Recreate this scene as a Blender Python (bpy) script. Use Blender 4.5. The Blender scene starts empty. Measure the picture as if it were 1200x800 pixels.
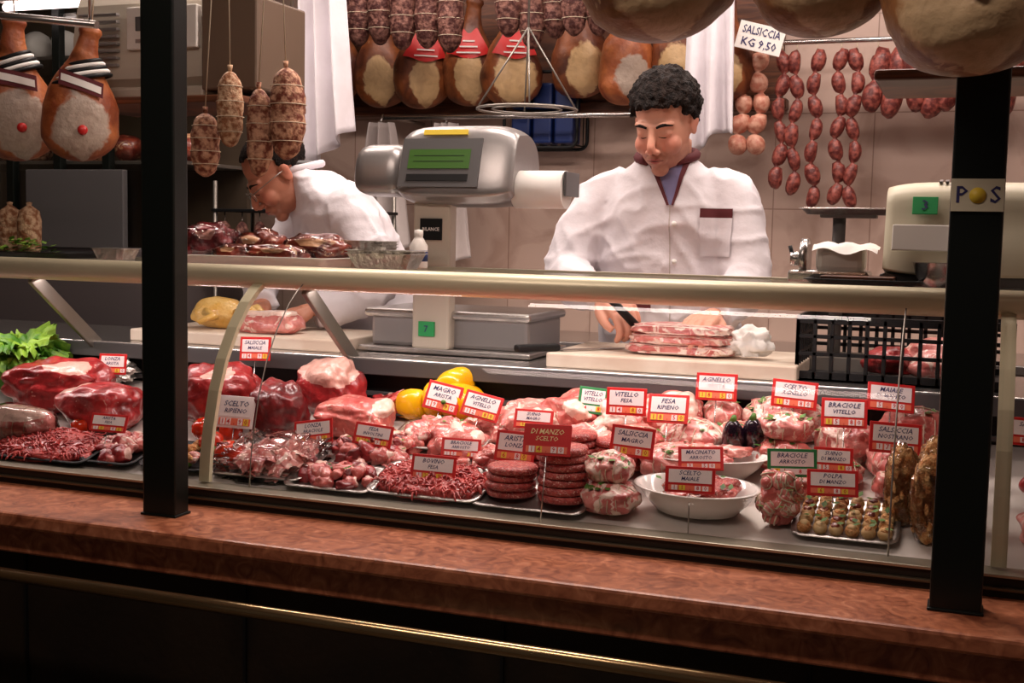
import bpy,bmesh,math,random
from mathutils import Vector,Matrix,Euler,noise
from mathutils.bvhtree import BVHTree
R=random.Random(7)
sc=bpy.context.scene
col=sc.collection
V=Vector
def srgb(r,g,b):
    f=lambda c:(c/255/12.92 if c/255<=.04045 else ((c/255+.055)/1.055)**2.4)
    return (f(r),f(g),f(b))
# ---------------------------------------------------------------- materials
def c4(c): return (c[0],c[1],c[2],1)
def newmat(name):
    m=bpy.data.materials.new(name);m.use_nodes=True
    nt=m.node_tree;b=nt.nodes['Principled BSDF'];return m,nt,b
def bumpnode(nt,b,pos,bump,bscale,detail=4,dist=.01):
    n=nt.nodes.new('ShaderNodeTexNoise');n.inputs['Scale'].default_value=bscale;n.inputs['Detail'].default_value=detail
    nt.links.new(pos,n.inputs['Vector'])
    bp=nt.nodes.new('ShaderNodeBump');bp.inputs['Strength'].default_value=bump;bp.inputs['Distance'].default_value=dist
    nt.links.new(n.outputs['Fac'],bp.inputs['Height']);nt.links.new(bp.outputs[0],b.inputs['Normal'])
    return bp
def mat(name,base,rough=.5,metal=0,c2=None,c3=None,scale=8,lo=.4,hi=.6,bump=0,bscale=60,coat=0,dist=0,emis=None,es=1,stretch=None,sss=0,spec=.5,detail=4,bd=.01):
    m,nt,b=newmat(name)
    b.inputs['Base Color'].default_value=c4(base);b.inputs['Roughness'].default_value=rough;b.inputs['Metallic'].default_value=metal
    b.inputs['Coat Weight'].default_value=coat;b.inputs['Coat Roughness'].default_value=.12
    b.inputs['Specular IOR Level'].default_value=spec
    if sss:
        b.inputs['Subsurface Weight'].default_value=sss;b.inputs['Subsurface Radius'].default_value=(.012,.004,.003);b.inputs['Subsurface Scale'].default_value=1
    g=nt.nodes.new('ShaderNodeNewGeometry');pos=g.outputs['Position']
    if stretch:
        mp=nt.nodes.new('ShaderNodeMapping');mp.inputs['Scale'].default_value=stretch
        nt.links.new(pos,mp.inputs['Vector']);pos=mp.outputs[0]
    if c2 is not None:
        n=nt.nodes.new('ShaderNodeTexNoise');n.inputs['Scale'].default_value=scale;n.inputs['Detail'].default_value=detail;n.inputs['Distortion'].default_value=dist
        nt.links.new(pos,n.inputs['Vector'])
        r=nt.nodes.new('ShaderNodeValToRGB');e=r.color_ramp.elements
        e[0].position=lo;e[0].color=c4(base);e[1].position=hi;e[1].color=c4(c2)
        if c3 is not None:
            q=e.new(min(.99,hi+.12));q.color=c4(c3)
        nt.links.new(n.outputs['Fac'],r.inputs[0]);nt.links.new(r.outputs[0],b.inputs['Base Color'])
    if bump: bumpnode(nt,b,pos,bump,bscale,dist=bd)
    if emis is not None:
        b.inputs['Emission Color'].default_value=c4(emis);b.inputs['Emission Strength'].default_value=es
    return m
def skinmat(name,base,beard,ruddy):
    m,nt,b=newmat(name);L=nt.links.new
    b.inputs['Roughness'].default_value=.52;b.inputs['Specular IOR Level'].default_value=.4
    b.inputs['Subsurface Weight'].default_value=.1;b.inputs['Subsurface Radius'].default_value=(.012,.004,.003);b.inputs['Subsurface Scale'].default_value=1
    prev=None
    for nm,c,k in (('ruddy',ruddy,.8),('beard',beard,.75)):
        at=nt.nodes.new('ShaderNodeAttribute');at.attribute_name=nm
        mm=nt.nodes.new('ShaderNodeMath');mm.operation='MULTIPLY';mm.inputs[1].default_value=k;L(at.outputs['Fac'],mm.inputs[0])
        mx=nt.nodes.new('ShaderNodeMix');mx.data_type='RGBA';L(mm.outputs[0],mx.inputs[0])
        if prev: L(prev,mx.inputs[6])
        else: mx.inputs[6].default_value=c4(base)
        mx.inputs[7].default_value=c4(c);prev=mx.outputs[2]
    L(prev,b.inputs['Base Color'])
    g=nt.nodes.new('ShaderNodeNewGeometry');bumpnode(nt,b,g.outputs['Position'],.12,220,4,.004)
    return m
def meat(name,dark,light,fat,scale=25,vein=.62,vs=45,bump=.5,bs=120,coat=.55,rough=.38,vd=2.0,cr=.14):
    """muscle colour noise + marbling veins + fat attribute mask"""
    m,nt,b=newmat(name);L=nt.links.new
    b.inputs['Roughness'].default_value=rough;b.inputs['Coat Weight'].default_value=coat;b.inputs['Coat Roughness'].default_value=cr
    g=nt.nodes.new('ShaderNodeNewGeometry');pos=g.outputs['Position']
    def nz(s,d,dt=3):
        n=nt.nodes.new('ShaderNodeTexNoise');n.inputs['Scale'].default_value=s;n.inputs['Distortion'].default_value=d;n.inputs['Detail'].default_value=dt;L(pos,n.inputs['Vector']);return n.outputs['Fac']
    def ramp(a,ca,bb,cb):
        r=nt.nodes.new('ShaderNodeValToRGB');e=r.color_ramp.elements;e[0].position=a;e[0].color=c4(ca);e[1].position=bb;e[1].color=c4(cb);return r
    r1=ramp(.35,dark,.65,light);L(nz(scale,.5),r1.inputs[0])
    r2=ramp(vein,(0,0,0),vein+.07,(1,1,1));L(nz(vs,vd),r2.inputs[0])
    mx=nt.nodes.new('ShaderNodeMix');mx.data_type='RGBA';L(r2.outputs[0],mx.inputs[0]);L(r1.outputs[0],mx.inputs[6]);mx.inputs[7].default_value=c4(fat)
    at=nt.nodes.new('ShaderNodeAttribute');at.attribute_name='fat'
    ma=nt.nodes.new('ShaderNodeMath');ma.operation='ADD';L(at.outputs['Fac'],ma.inputs[0])
    mb=nt.nodes.new('ShaderNodeMath');mb.operation='MULTIPLY_ADD';L(nz(22,1),mb.inputs[0]);mb.inputs[1].default_value=.9;mb.inputs[2].default_value=-.45;L(mb.outputs[0],ma.inputs[1])
    r3=ramp(.42,(0,0,0),.58,(1,1,1));L(ma.outputs[0],r3.inputs[0])
    m2=nt.nodes.new('ShaderNodeMix');m2.data_type='RGBA';L(r3.outputs[0],m2.inputs[0]);L(mx.outputs[2],m2.inputs[6]);m2.inputs[7].default_value=c4(fat)
    # slight mottling on top
    r4=ramp(.3,(.72,.68,.66),.6,(1,1,1));L(nz(scale*2.3,1,5),r4.inputs[0])
    m3=nt.nodes.new('ShaderNodeMix');m3.data_type='RGBA';m3.blend_type='MULTIPLY';m3.inputs[0].default_value=.7;L(m2.outputs[2],m3.inputs[6]);L(r4.outputs[0],m3.inputs[7])
    L(m3.outputs[2],b.inputs['Base Color'])
    bumpnode(nt,b,pos,bump,bs,3,.004)
    return m
M={}
M['alu']=mat('brushed_aluminium',srgb(175,168,150),.35,.85,bump=.03,bscale=200)
M['bar']=mat('cream_aluminium',srgb(214,204,172),.35,.2)
M['steel']=mat('stainless_steel',srgb(190,186,182),.25,.95,bump=.03,bscale=80)
M['steeld']=mat('dull_steel',srgb(140,134,126),.4,.8)
M['brass']=mat('polished_rail',srgb(180,152,112),.22,.95)
M['dark']=mat('dark_green_enamel',srgb(11,16,13),.38,.1,spec=.35)
M['black']=mat('black_plastic',srgb(15,15,16),.5,spec=.3)
M['frame']=mat('dark_bronze_frame',srgb(34,27,20),.6,spec=.25)
M['frame2']=mat('bronze_trim',srgb(96,84,66),.45,.6)
M['base']=mat('dark_stone_panel',srgb(20,14,9),.55,c2=srgb(36,26,16),scale=3,bump=.1,dist=1,spec=.3)
M['marble']=mat('rosso_marble',srgb(116,60,38),.38,c2=srgb(172,106,74),c3=srgb(192,130,98),scale=26,lo=.3,hi=.6,dist=1.8,coat=.12,detail=8)
M['deck']=mat('deck_steel',srgb(205,196,188),.35,.35)
M['white']=mat('white_enamel',srgb(220,214,206),.35)
M['cream']=mat('cream_plastic',srgb(206,198,172),.45)
M['creamd']=mat('aged_enamel',srgb(186,176,160),.45)
M['brownp']=mat('brown_panel',srgb(104,84,68),.5)
M['grey']=mat('grey_metal',srgb(156,152,150),.32,.6,bump=.03,bscale=150)
M['greyd']=mat('dark_grey_plastic',srgb(84,82,82),.4)
M['green']=mat('green_sticker',srgb(30,150,80),.5)
M['lcd']=mat('green_lcd',srgb(58,92,36),.3,emis=srgb(80,130,50),es=.08)
M['yellow']=mat('yellow_label',srgb(225,195,60),.5)
M['paper']=mat('paper',srgb(232,228,222),.8)
M['cloth']=mat('white_cotton',srgb(222,216,220),.9,bump=.25,bscale=35,c2=srgb(234,229,234),scale=5,spec=.2)
M['apron']=mat('offwhite_cotton',srgb(196,186,182),.9,bump=.3,bscale=30,spec=.2)
M['maroon']=mat('maroon_trim',srgb(88,26,32),.8)
M['lilac']=mat('lilac_shirt',srgb(126,122,160),.85)
M['trouser']=mat('grey_trousers',srgb(50,52,60),.9)
M['skin']=skinmat('skin',srgb(214,154,130),srgb(158,108,92),srgb(206,112,96))
M['skin2']=skinmat('skin_tan',srgb(196,132,106),srgb(168,112,90),srgb(190,96,78))
M['lip']=mat('lips',srgb(172,92,84),.5)
M['hair']=mat('dark_hair',srgb(18,12,10),.6,c2=srgb(36,25,20),scale=80,bump=.8,bscale=240,spec=.15)
M['wood']=mat('brown_wood',srgb(74,40,22),.5,c2=srgb(108,62,36),scale=6,stretch=(1,1,12),dist=1)
M['board']=mat('polyethylene_board',srgb(222,208,190),.5,c2=srgb(210,190,170),scale=10)
M['lettuce']=mat('lettuce',srgb(70,124,28),.5,c2=srgb(136,176,56),scale=25,bump=.4,bscale=80)
M['herb']=mat('herbs',srgb(50,88,26),.6,c2=srgb(86,124,40),scale=60)
M['pepper']=mat('yellow_pepper',srgb(236,166,8),.18,c2=srgb(244,190,24),scale=10,coat=.5)
M['tomato']=mat('tomato',srgb(196,36,14),.15,c2=srgb(214,60,22),scale=15,coat=.5)
M['egg']=mat('eggplant',srgb(28,13,26),.15,coat=.6)
M['beef']=meat('beef',srgb(122,18,22),srgb(184,48,50),srgb(226,176,162),vein=.68)
M['beefd']=meat('dark_beef',srgb(88,15,19),srgb(142,32,36),srgb(200,144,130),vein=.7)
M['veal']=meat('veal',srgb(184,76,72),srgb(218,122,112),srgb(236,200,184),vein=.62)
M['pork']=meat('pork',srgb(204,104,98),srgb(228,152,142),srgb(240,208,194),vein=.56,vs=30)
M['fatty']=meat('fatty_roll',srgb(192,88,86),srgb(224,146,136),srgb(242,216,202),vein=.52,vs=26)
M['mince']=meat('mince',srgb(162,34,34),srgb(212,82,76),srgb(234,176,166),vein=.62,vs=130,bs=250)
M['mincep']=meat('pale_mince',srgb(190,74,70),srgb(222,118,108),srgb(238,196,184),vein=.6,vs=130,bs=250)
M['burger']=meat('burger',srgb(150,40,38),srgb(202,86,78),srgb(236,196,182),scale=90,vein=.58,vs=190,bs=260,bump=.9,coat=.2,rough=.5)
M['cured']=meat('cured',srgb(96,28,18),srgb(156,66,44),srgb(212,164,124),vein=.6,vs=30,coat=.7)
M['bread']=mat('breaded',srgb(196,126,66),.7,c2=srgb(224,176,116),scale=90,bump=.9,bscale=220)
M['cap']=mat('mushroom_cap',srgb(190,150,98),.6,c2=srgb(214,182,132),scale=60)
M['salami']=mat('salami_skin',srgb(112,56,38),.65,c2=srgb(196,150,120),scale=75,lo=.40,hi=.60,bump=.6,bscale=110,spec=.3)
M['salamid']=mat('salami_skin_dark',srgb(66,30,26),.65,c2=srgb(140,98,86),scale=60,lo=.42,hi=.66,bump=.6,bscale=110,spec=.3)
M['salpale']=mat('salami_pale',srgb(142,92,60),.65,c2=srgb(206,172,138),scale=80,lo=.4,hi=.6,bump=.6,bscale=120,spec=.3)
M['saus']=mat('fresh_sausage',srgb(88,28,24),.5,c2=srgb(156,80,68),scale=70,lo=.4,hi=.65,coat=.12,bump=.4)
M['sausp']=mat('pale_sausage',srgb(184,112,90),.5,c2=srgb(214,162,138),scale=50,coat=.12,bump=.3)
M['ham']=meat('ham_rind',srgb(84,38,18),srgb(150,84,42),srgb(206,172,124),scale=12,vein=.70,vs=14,coat=.12,bump=.6,bs=60,rough=.5,cr=.3)
M['hamf']=meat('ham_face',srgb(138,64,30),srgb(186,108,58),srgb(184,166,150),scale=16,vein=.74,vs=14,coat=.15,bump=.7,bs=70,rough=.5,cr=.3)
M['hamp']=meat('ham_lard',srgb(112,70,38),srgb(164,116,70),srgb(200,172,132),scale=14,vein=.62,vs=16,coat=.18,bump=.8,bs=45,rough=.45,cr=.3)
M['rope']=mat('string',srgb(205,190,165),.9)
M['red']=mat('red_plastic',srgb(196,36,34),.4)
M['tagred']=mat('tag_red',srgb(196,26,26),.45)
M['tagpale']=mat('tag_white',srgb(234,222,220),.55)
M['tagor']=mat('tag_orange',srgb(228,112,82),.5)
M['taggreen']=mat('tag_green',srgb(36,124,66),.45)
M['ink']=mat('ink',srgb(40,38,90),.6)
M['inkl']=mat('cream_ink',srgb(232,214,160),.6)
M['foil']=mat('foil',srgb(196,192,186),.28,.9,bump=.7,bscale=60)
M['blue']=mat('blue_plastic',srgb(18,42,98),.4)
M['porc']=mat('porcelain',srgb(230,224,218),.15,coat=.4)
M['silver']=mat('silver_tray',srgb(184,178,172),.28,.85)
M['cabg']=mat('cabinet_grey',srgb(92,84,84),.5)
M['walld']=mat('dark_wall',srgb(66,54,42),.6,c2=srgb(88,74,56),scale=2)
M['ceil']=mat('ceiling_paint',srgb(160,140,125),.8)
M['floor']=mat('floor_tile',srgb(70,60,52),.4,c2=srgb(90,78,66),scale=4)
M['tube']=mat('lamp_tube',(1,1,1),.4,emis=(1,.80,.76),es=5)
def tilemat():
    m,nt,b=newmat('wall_marble_tile');L=nt.links.new
    g=nt.nodes.new('ShaderNodeNewGeometry')
    sp=nt.nodes.new('ShaderNodeSeparateXYZ');L(g.outputs['Position'],sp.inputs[0])
    cb=nt.nodes.new('ShaderNodeCombineXYZ');L(sp.outputs[0],cb.inputs[0]);L(sp.outputs[2],cb.inputs[1])
    br=nt.nodes.new('ShaderNodeTexBrick');br.offset=0;br.inputs['Scale'].default_value=1
    br.inputs['Brick Width'].default_value=.32;br.inputs['Row Height'].default_value=.32;br.inputs['Mortar Size'].default_value=.002
    br.inputs['Color1'].default_value=c4(srgb(194,168,154));br.inputs['Color2'].default_value=c4(srgb(184,158,144));br.inputs['Mortar'].default_value=c4(srgb(146,118,104))
    L(cb.outputs[0],br.inputs['Vector'])
    n=nt.nodes.new('ShaderNodeTexNoise');n.inputs['Scale'].default_value=4;n.inputs['Detail'].default_value=8;n.inputs['Distortion'].default_value=1.5;L(g.outputs['Position'],n.inputs['Vector'])
    r=nt.nodes.new('ShaderNodeValToRGB');e=r.color_ramp.elements;e[0].position=.35;e[0].color=(.74,.68,.64,1);e[1].position=.5;e[1].color=(1,1,1,1)
    L(n.outputs['Fac'],r.inputs[0])
    mx=nt.nodes.new('ShaderNodeMix');mx.data_type='RGBA';mx.blend_type='MULTIPLY';mx.inputs[0].default_value=.8
    L(br.outputs['Color'],mx.inputs[6]);L(r.outputs[0],mx.inputs[7]);L(mx.outputs[2],b.inputs['Base Color']);b.inputs['Roughness'].default_value=.4
    return m
M['tile']=tilemat()
def glassmat(name,tint,mul=1.0,rough=.02):
    m=bpy.data.materials.new(name);m.use_nodes=True;nt=m.node_tree;nt.nodes.clear();L=nt.links.new
    o=nt.nodes.new('ShaderNodeOutputMaterial');mx=nt.nodes.new('ShaderNodeMixShader');t=nt.nodes.new('ShaderNodeBsdfTransparent');g=nt.nodes.new('ShaderNodeBsdfGlossy');f=nt.nodes.new('ShaderNodeFresnel')
    f.inputs[0].default_value=1.45;t.inputs[0].default_value=c4(tint);g.inputs['Roughness'].default_value=rough
    mm=nt.nodes.new('ShaderNodeMath');mm.operation='MULTIPLY';mm.inputs[1].default_value=mul;L(f.outputs[0],mm.inputs[0])
    L(mm.outputs[0],mx.inputs[0]);L(t.outputs[0],mx.inputs[1]);L(g.outputs[0],mx.inputs[2]);L(mx.outputs[0],o.inputs[0]);return m
M['glass']=glassmat('clear_glass',(.96,.97,.965),.35)
M['wrap']=glassmat('cling_film',(.97,.96,.96),1.5,.07)
# ---------------------------------------------------------------- builder
def parts_bm(bm):
    bm.verts.ensure_lookup_table();bm.verts.index_update()
    v=[x.co.copy() for x in bm.verts];f=[[q.index for q in p.verts] for p in bm.faces];bm.free();return v,f
_ico={}
def ico(s):
    if s not in _ico:
        bm=bmesh.new();bmesh.ops.create_icosphere(bm,subdivisions=s,radius=1);_ico[s]=parts_bm(bm)
    return _ico[s]
_txt={}
def textgeo(s):
    if s in _txt: return _txt[s]
    cu=bpy.data.curves.new('t','FONT');cu.body=s;cu.size=1;cu.align_x='CENTER';cu.align_y='CENTER';cu.resolution_u=1;cu.offset=.012
    ob=bpy.data.objects.new('t',cu);col.objects.link(ob);bpy.context.view_layer.update()
    me=bpy.data.meshes.new_from_object(ob.evaluated_get(bpy.context.evaluated_depsgraph_get()))
    g=([v.co.copy() for v in me.vertices],[list(p.vertices) for p in me.polygons])
    bpy.data.objects.remove(ob);bpy.data.curves.remove(cu);bpy.data.meshes.remove(me);_txt[s]=g;return g
class O:
    def __init__(s,name,loc=None,rot=(0,0,0)):
        s.name=name;s.loc=loc;s.rot=rot;s.v=[];s.f=[];s.m=[];s.sm=[];s.fat=[];s.mats=[]
    def mi(s,m):
        m=M[m] if isinstance(m,str) else m
        if m not in s.mats: s.mats.append(m)
        return s.mats.index(m)
    def add(s,v,f,m,smooth=True,fat=None):
        o=len(s.v);s.v+= [V(x) for x in v];s.f+=[[i+o for i in q] for q in f];k=s.mi(m);s.m+=[k]*len(f);s.sm+=[smooth]*len(f)
        s.fat+= fat if fat else [0.0]*len(v)
        return s
    def box(s,c,d,m,rot=(0,0,0),bev=.003,seg=2):
        bm=bmesh.new();bmesh.ops.create_cube(bm,size=1)
        for v in bm.verts: v.co=V((v.co.x*d[0],v.co.y*d[1],v.co.z*d[2]))
        if bev>0: bmesh.ops.bevel(bm,geom=bm.edges[:],offset=min(bev,min(d)*.45),segments=seg,affect='EDGES',profile=.5)
        v,f=parts_bm(bm);E=Euler(rot).to_matrix();c=V(c)
        return s.add([E@q+c for q in v],f,m,False)
    def box2(s,a,b,m,bev=.003): 
        a=V(a);b=V(b);return s.box((a+b)/2,[abs(q) for q in (b-a)],m,bev=bev)
    def sweep(s,pts,rad,m,n=12,cap=True,flat=1,up=None,closed=False,fatf=None):
        pts=[V(p) for p in pts];N=len(pts)
        if not isinstance(rad,(list,tuple)): rad=[rad]*N
        vs=[];fs=[];fa=[]
        t0=(pts[1]-pts[0]).normalized()
        nn=V(up) if up else (V((0,0,1)) if abs(t0.z)<.9 else V((1,0,0)))
        for i in range(N):
            if closed: t=(pts[(i+1)%N]-pts[i-1])
            else: t=pts[min(i+1,N-1)]-pts[max(i-1,0)]
            t.normalize();nn=(nn-t*nn.dot(t)).normalized();bb=t.cross(nn)
            for j in range(n):
                a=2*math.pi*j/n;q=pts[i]+(nn*math.cos(a)+bb*math.sin(a)*flat)*rad[i]
                vs.append(q);fa.append(fatf(i,math.cos(a),math.sin(a)) if fatf else 0.0)
        for i in range(N if closed else N-1):
            for j in range(n):
                a=i*n+j;b=i*n+(j+1)%n;c=((i+1)%N)*n+(j+1)%n;d=((i+1)%N)*n+j;fs.append([a,b,c,d])
        if cap and not closed:
            fs.append(list(range(n))[::-1]);fs.append([(N-1)*n+j for j in range(n)])
        return s.add(vs,fs,m,True,fa)
    def cyl(s,a,b,r,m,n=20,r2=None):
        a=V(a);b=V(b);r2=r if r2 is None else r2
        s.sweep([a,b],[r,r2],m,n=n,cap=True);s.sm[-1]=False;s.sm[-2]=False;return s
    def capsule(s,a,b,r,m,n=14,taper=1):
        a=V(a);b=V(b);t=(b-a).normalized();P=[];Q=[]
        for i in range(5):
            w=i/4*math.pi/2;P.append(a+t*(r-r*math.cos(w))*1.0);Q.append(max(r*math.sin(w),.0003))
        for i in range(5):
            w=i/4*math.pi/2;P.append(b-t*(r-r*math.sin(w)));Q.append(max(r*math.cos(w)*taper,.0003))
        return s.sweep(P,Q,m,n=n)
    def lathe(s,c,prof,m,n=28,rot=(0,0,0),sc=(1,1,1),mod=None):
        E=Euler(rot).to_matrix();c=V(c);vs=[];fs=[];N=len(prof)
        for i,(r,z) in enumerate(prof):
            for j in range(n):
                a=2*math.pi*j/n;rr=r*(mod(a,i/(N-1)) if mod else 1)
                vs.append(E@V((rr*math.cos(a)*sc[0],rr*math.sin(a)*sc[1],z*sc[2]))+c)
        for i in range(N-1):
            for j in range(n): fs.append([i*n+j,i*n+(j+1)%n,(i+1)*n+(j+1)%n,(i+1)*n+j])
        if prof[0][0]>1e-5: fs.append(list(range(n))[::-1])
        if prof[-1][0]>1e-5: fs.append([(N-1)*n+j for j in range(n)])
        return s.add(vs,fs,m,True)
    def blob(s,c,r,m,amp=.12,freq=1.6,seed=None,sub=4,rot=(0,0,0),flat=None,sq=1.0,fatf=None):
        v,f=ico(sub);seed=R.random()*100 if seed is None else seed;E=Euler(rot).to_matrix();c=V(c);out=[];fa=[]
        for p in v:
            q=p.copy()
            if sq!=1: 
                q=V([math.copysign(abs(x)**sq,x) for x in q]);
            d=1+amp*noise.noise(p*freq+V((seed,seed*.7,0)))+amp*.35*noise.noise(p*freq*2.7+V((0,seed,seed)))
            q=q*d
            if flat is not None and q.z<-flat: q.z=-flat-(abs(q.z)-flat)*.1
            fa.append(fatf(p) if fatf else 0.0)
            out.append(E@V((q.x*r[0],q.y*r[1],q.z*r[2]))+c)
        return s.add(out,f,m,True,fa)
    def grid(s,fn,nu,nv,m,smooth=True):
        vs=[V(fn(i/nu,j/nv)) for j in range(nv+1) for i in range(nu+1)]
        fs=[[j*(nu+1)+i,j*(nu+1)+i+1,(j+1)*(nu+1)+i+1,(j+1)*(nu+1)+i] for j in range(nv) for i in range(nu)]
        return s.add(vs,fs,m,smooth)
    def text(s,t,c,size,m,rot=(math.pi/2,0,0),shear=0,wmax=None):
        v,f=textgeo(t);E=Euler(rot).to_matrix();c=V(c);k=size
        w=max(p.x for p in v)-min(p.x for p in v) if v else 1;kx=k
        if wmax and w*k>wmax: kx=wmax/w
        return s.add([E@V((p.x*kx+p.y*k*shear,p.y*k,0))+c for p in v],f,m,False)
    def rrect(s,w,d,r,z,n=5):
        P=[]
        for (cx,cy,a0) in ((w/2-r,d/2-r,0),(-w/2+r,d/2-r,90),(-w/2+r,-d/2+r,180),(w/2-r,-d/2+r,270)):
            for i in range(n+1):
                a=math.radians(a0+90*i/n);P.append(V((cx+r*math.cos(a),cy+r*math.sin(a),z)))
        return P
    def tray(s,w,d,h,m,r=.02,flare=.012,c=(0,0,0)):
        c=V(c);L=[s.rrect(w-2*flare,d-2*flare,r,0),s.rrect(w-.004,d-.004,r,h-.003),s.rrect(w+.008,d+.008,r+.004,h-.002),s.rrect(w+.008,d+.008,r+.004,h),s.rrect(w-.008,d-.008,r,h),s.rrect(w-2*flare-.004,d-2*flare-.004,r,.003)]
        n=len(L[0]);vs=[p+c for l in L for p in l];fs=[[i*n+j,i*n+(j+1)%n,(i+1)*n+(j+1)%n,(i+1)*n+j] for i in range(len(L)-1) for j in range(n)]
        fs.append(list(range(n))[::-1]);fs.append([(len(L)-1)*n+j for j in range(n)])
        return s.add(vs,fs,m,True)
    def obj(s,parent=None):
        loc=s.loc
        if loc is None:
            lo=V([min(p[i] for p in s.v) for i in range(3)]);hi=V([max(p[i] for p in s.v) for i in range(3)]);c=(lo+hi)/2;c.z=lo.z
            for p in s.v: p-=c
            loc=c
        me=bpy.data.meshes.new(s.name);me.from_pydata([tuple(p) for p in s.v],[],s.f)
        for m in s.mats: me.materials.append(m)
        me.polygons.foreach_set('material_index',s.m);me.polygons.foreach_set('use_smooth',s.sm)
        if any(s.fat):
            a=me.attributes.new('fat','FLOAT','POINT');a.data.foreach_set('value',s.fat)
        me.update();ob=bpy.data.objects.new(s.name,me);col.objects.link(ob);ob.location=loc;ob.rotation_euler=s.rot
        if parent is not None: ob.parent=parent
        return ob
def remesh(name,raw,voxel,it,mats,parent=None,disp=None,fac=.5):
    ob=raw.obj();ob.name='tmp'
    md=ob.modifiers.new('r','REMESH');md.mode='VOXEL';md.voxel_size=voxel;md.use_smooth_shade=True
    sm=ob.modifiers.new('s','SMOOTH');sm.iterations=it;sm.factor=fac
    bpy.context.view_layer.update()
    me=bpy.data.meshes.new_from_object(ob.evaluated_get(bpy.context.evaluated_depsgraph_get()))
    loc=ob.location.copy();bpy.data.objects.remove(ob)
    me.materials.clear();me.materials.append(M[mats])
    if disp:
        nr=[v.normal.copy() for v in me.vertices]
        for v,n in zip(me.vertices,nr): v.co+=n*disp(v.co+loc,n)
    for p in me.polygons: p.use_smooth=True
    me.update();o=bpy.data.objects.new(name,me);o.location=loc;col.objects.link(o)
    if parent is not None: o.parent=parent
    return o
def empty(name,loc=(0,0,0)):
    e=bpy.data.objects.new(name,None);col.objects.link(e);e.location=loc;e.empty_display_size=.1;return e
def interp(P,Rr,k=6):
    out=[];ro=[];n=len(P);P=[V(p) for p in P]
    for i in range(n-1):
        p0=P[max(i-1,0)];p1=P[i];p2=P[i+1];p3=P[min(i+2,n-1)]
        for j in range(k):
            t=j/k;out.append(.5*((2*p1)+(p2-p0)*t+(2*p0-5*p1+4*p2-p3)*t*t+(3*p1-p0-3*p2+p3)*t**3));ro.append(Rr[i]+(Rr[i+1]-Rr[i])*t)
    out.append(P[-1]);ro.append(Rr[-1]);return out,ro
# ---------------------------------------------------------------- room shell
O('floor').box2((-3.6,-1.2,-.1),(1.4,4.3,0),'floor',0).obj()
O('wall_back').box2((-3.6,4.2,0),(1.4,4.3,2.9),'tile',0).obj()
O('wall_left').box2((-3.7,-1.2,0),(-3.6,4.3,2.9),'walld',0).obj()
O('wall_right').box2((1.4,-1.2,0),(1.5,4.3,2.9),'tile',0).obj()
O('ceiling').box2((-3.7,-1.2,2.9),(1.5,4.3,3.0),'ceil',0).obj()
O('duckboard_platform').box2((-2.36,2.9,0),(1.2,3.72,.15),'wood',.004).obj()
# ---------------------------------------------------------------- plinth, ledge, rail
b=O('counter_plinth');b.box2((-3.3,1.845,0),(1.2,2.45,.919),'base',0)
for i in range(9): b.box2((-3.2+i*.5,1.838,.05),(-3.195+i*.5,1.847,.86),'black',0)
b.obj()
b=O('marble_ledge');b.box2((-3.3,1.79,.92),(1.2,2.02,.95),'marble',.006);b.box2((-3.3,1.815,.865),(1.2,1.843,.92),'marble',.004);b.obj()
b=O('foot_rail');b.cyl((-3.3,1.74,.848),(1.2,1.74,.848),.012,'brass',24)
for x in (-2.8,-1.95,-.1,.8): 
    b.sweep([(x,1.74,.848),(x,1.74,.82),(x,1.78,.80),(x,1.838,.80)],.008,'steeld',10);b.lathe((x,1.836,.80),[(.022,0),(.022,.006)],'steeld',rot=(math.pi/2,0,0))
b.obj()
for k,x in enumerate((-1.42,.004)):
    b=O('support_column');b.box2((x-.037,1.888,.95),(x+.037,1.933,2.9),'dark',.004);b.box2((x-.040,1.885,.95),(x+.040,1.936,.955),'dark',.002)
    if k==1:
        b.box2((x-.036,1.884,1.545),(x+.036,1.888,1.592),'cream',.0005)
        b.text('P',(x-.022,1.8835,1.568),.034,'ink');b.text('S',(x+.024,1.8835,1.568),.034,'ink')
        b.lathe((x,1.8838,1.568),[(.0115,0),(.0115,.0012)],'yellow',rot=(math.pi/2,0,0))
    b.obj()
# ---------------------------------------------------------------- display case
DS=.29
def dz(y): return .985+DS*(y-2.05)
GP=[(2.03,.99),(2.034,1.04),(2.045,1.10),(2.064,1.17),(2.09,1.233),(2.13,1.295),(2.175,1.345),(2.21,1.372),(2.232,1.384)]
dc=empty('display_case',(-1.05,2.2,.95))
def child(b,nm=None):
    o=b.obj();o.parent=dc;o.matrix_parent_inverse=Matrix.Translation(-dc.location);return o
bpy.context.view_layer.update()
b=O('base_frame');X0,X1=-3.2,1.15
b.box2((X0,2.002,.95),(X1,2.06,.962),'frame',.001);b.box2((X0,1.996,.962),(X1,2.05,.967),'frame2',.001);b.box2((X0,2.004,.967),(X1,2.05,.982),'frame',.001);b.box2((X0,2.0,.982),(X1,2.05,.987),'alu',.001);child(b)
b=O('deck')
b.add([(X0,2.04,dz(2.04)-.003),(X1,2.04,dz(2.04)-.003),(X1,2.5,dz(2.5)-.003),(X0,2.5,dz(2.5)-.003),(X0,2.04,.95),(X1,2.04,.95),(X1,2.5,.95),(X0,2.5,.95)],[[0,1,2,3],[4,7,6,5],[0,4,5,1],[1,5,6,2],[2,6,7,3],[3,7,4,0]],'deck',False);child(b)
b=O('back_panel');b.box2((X0,2.5,.3),(X1,2.515,1.205),'black',0);b.box2((X0,2.49,1.12),(X1,2.5,1.13),'greyd',.001);child(b)
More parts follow.
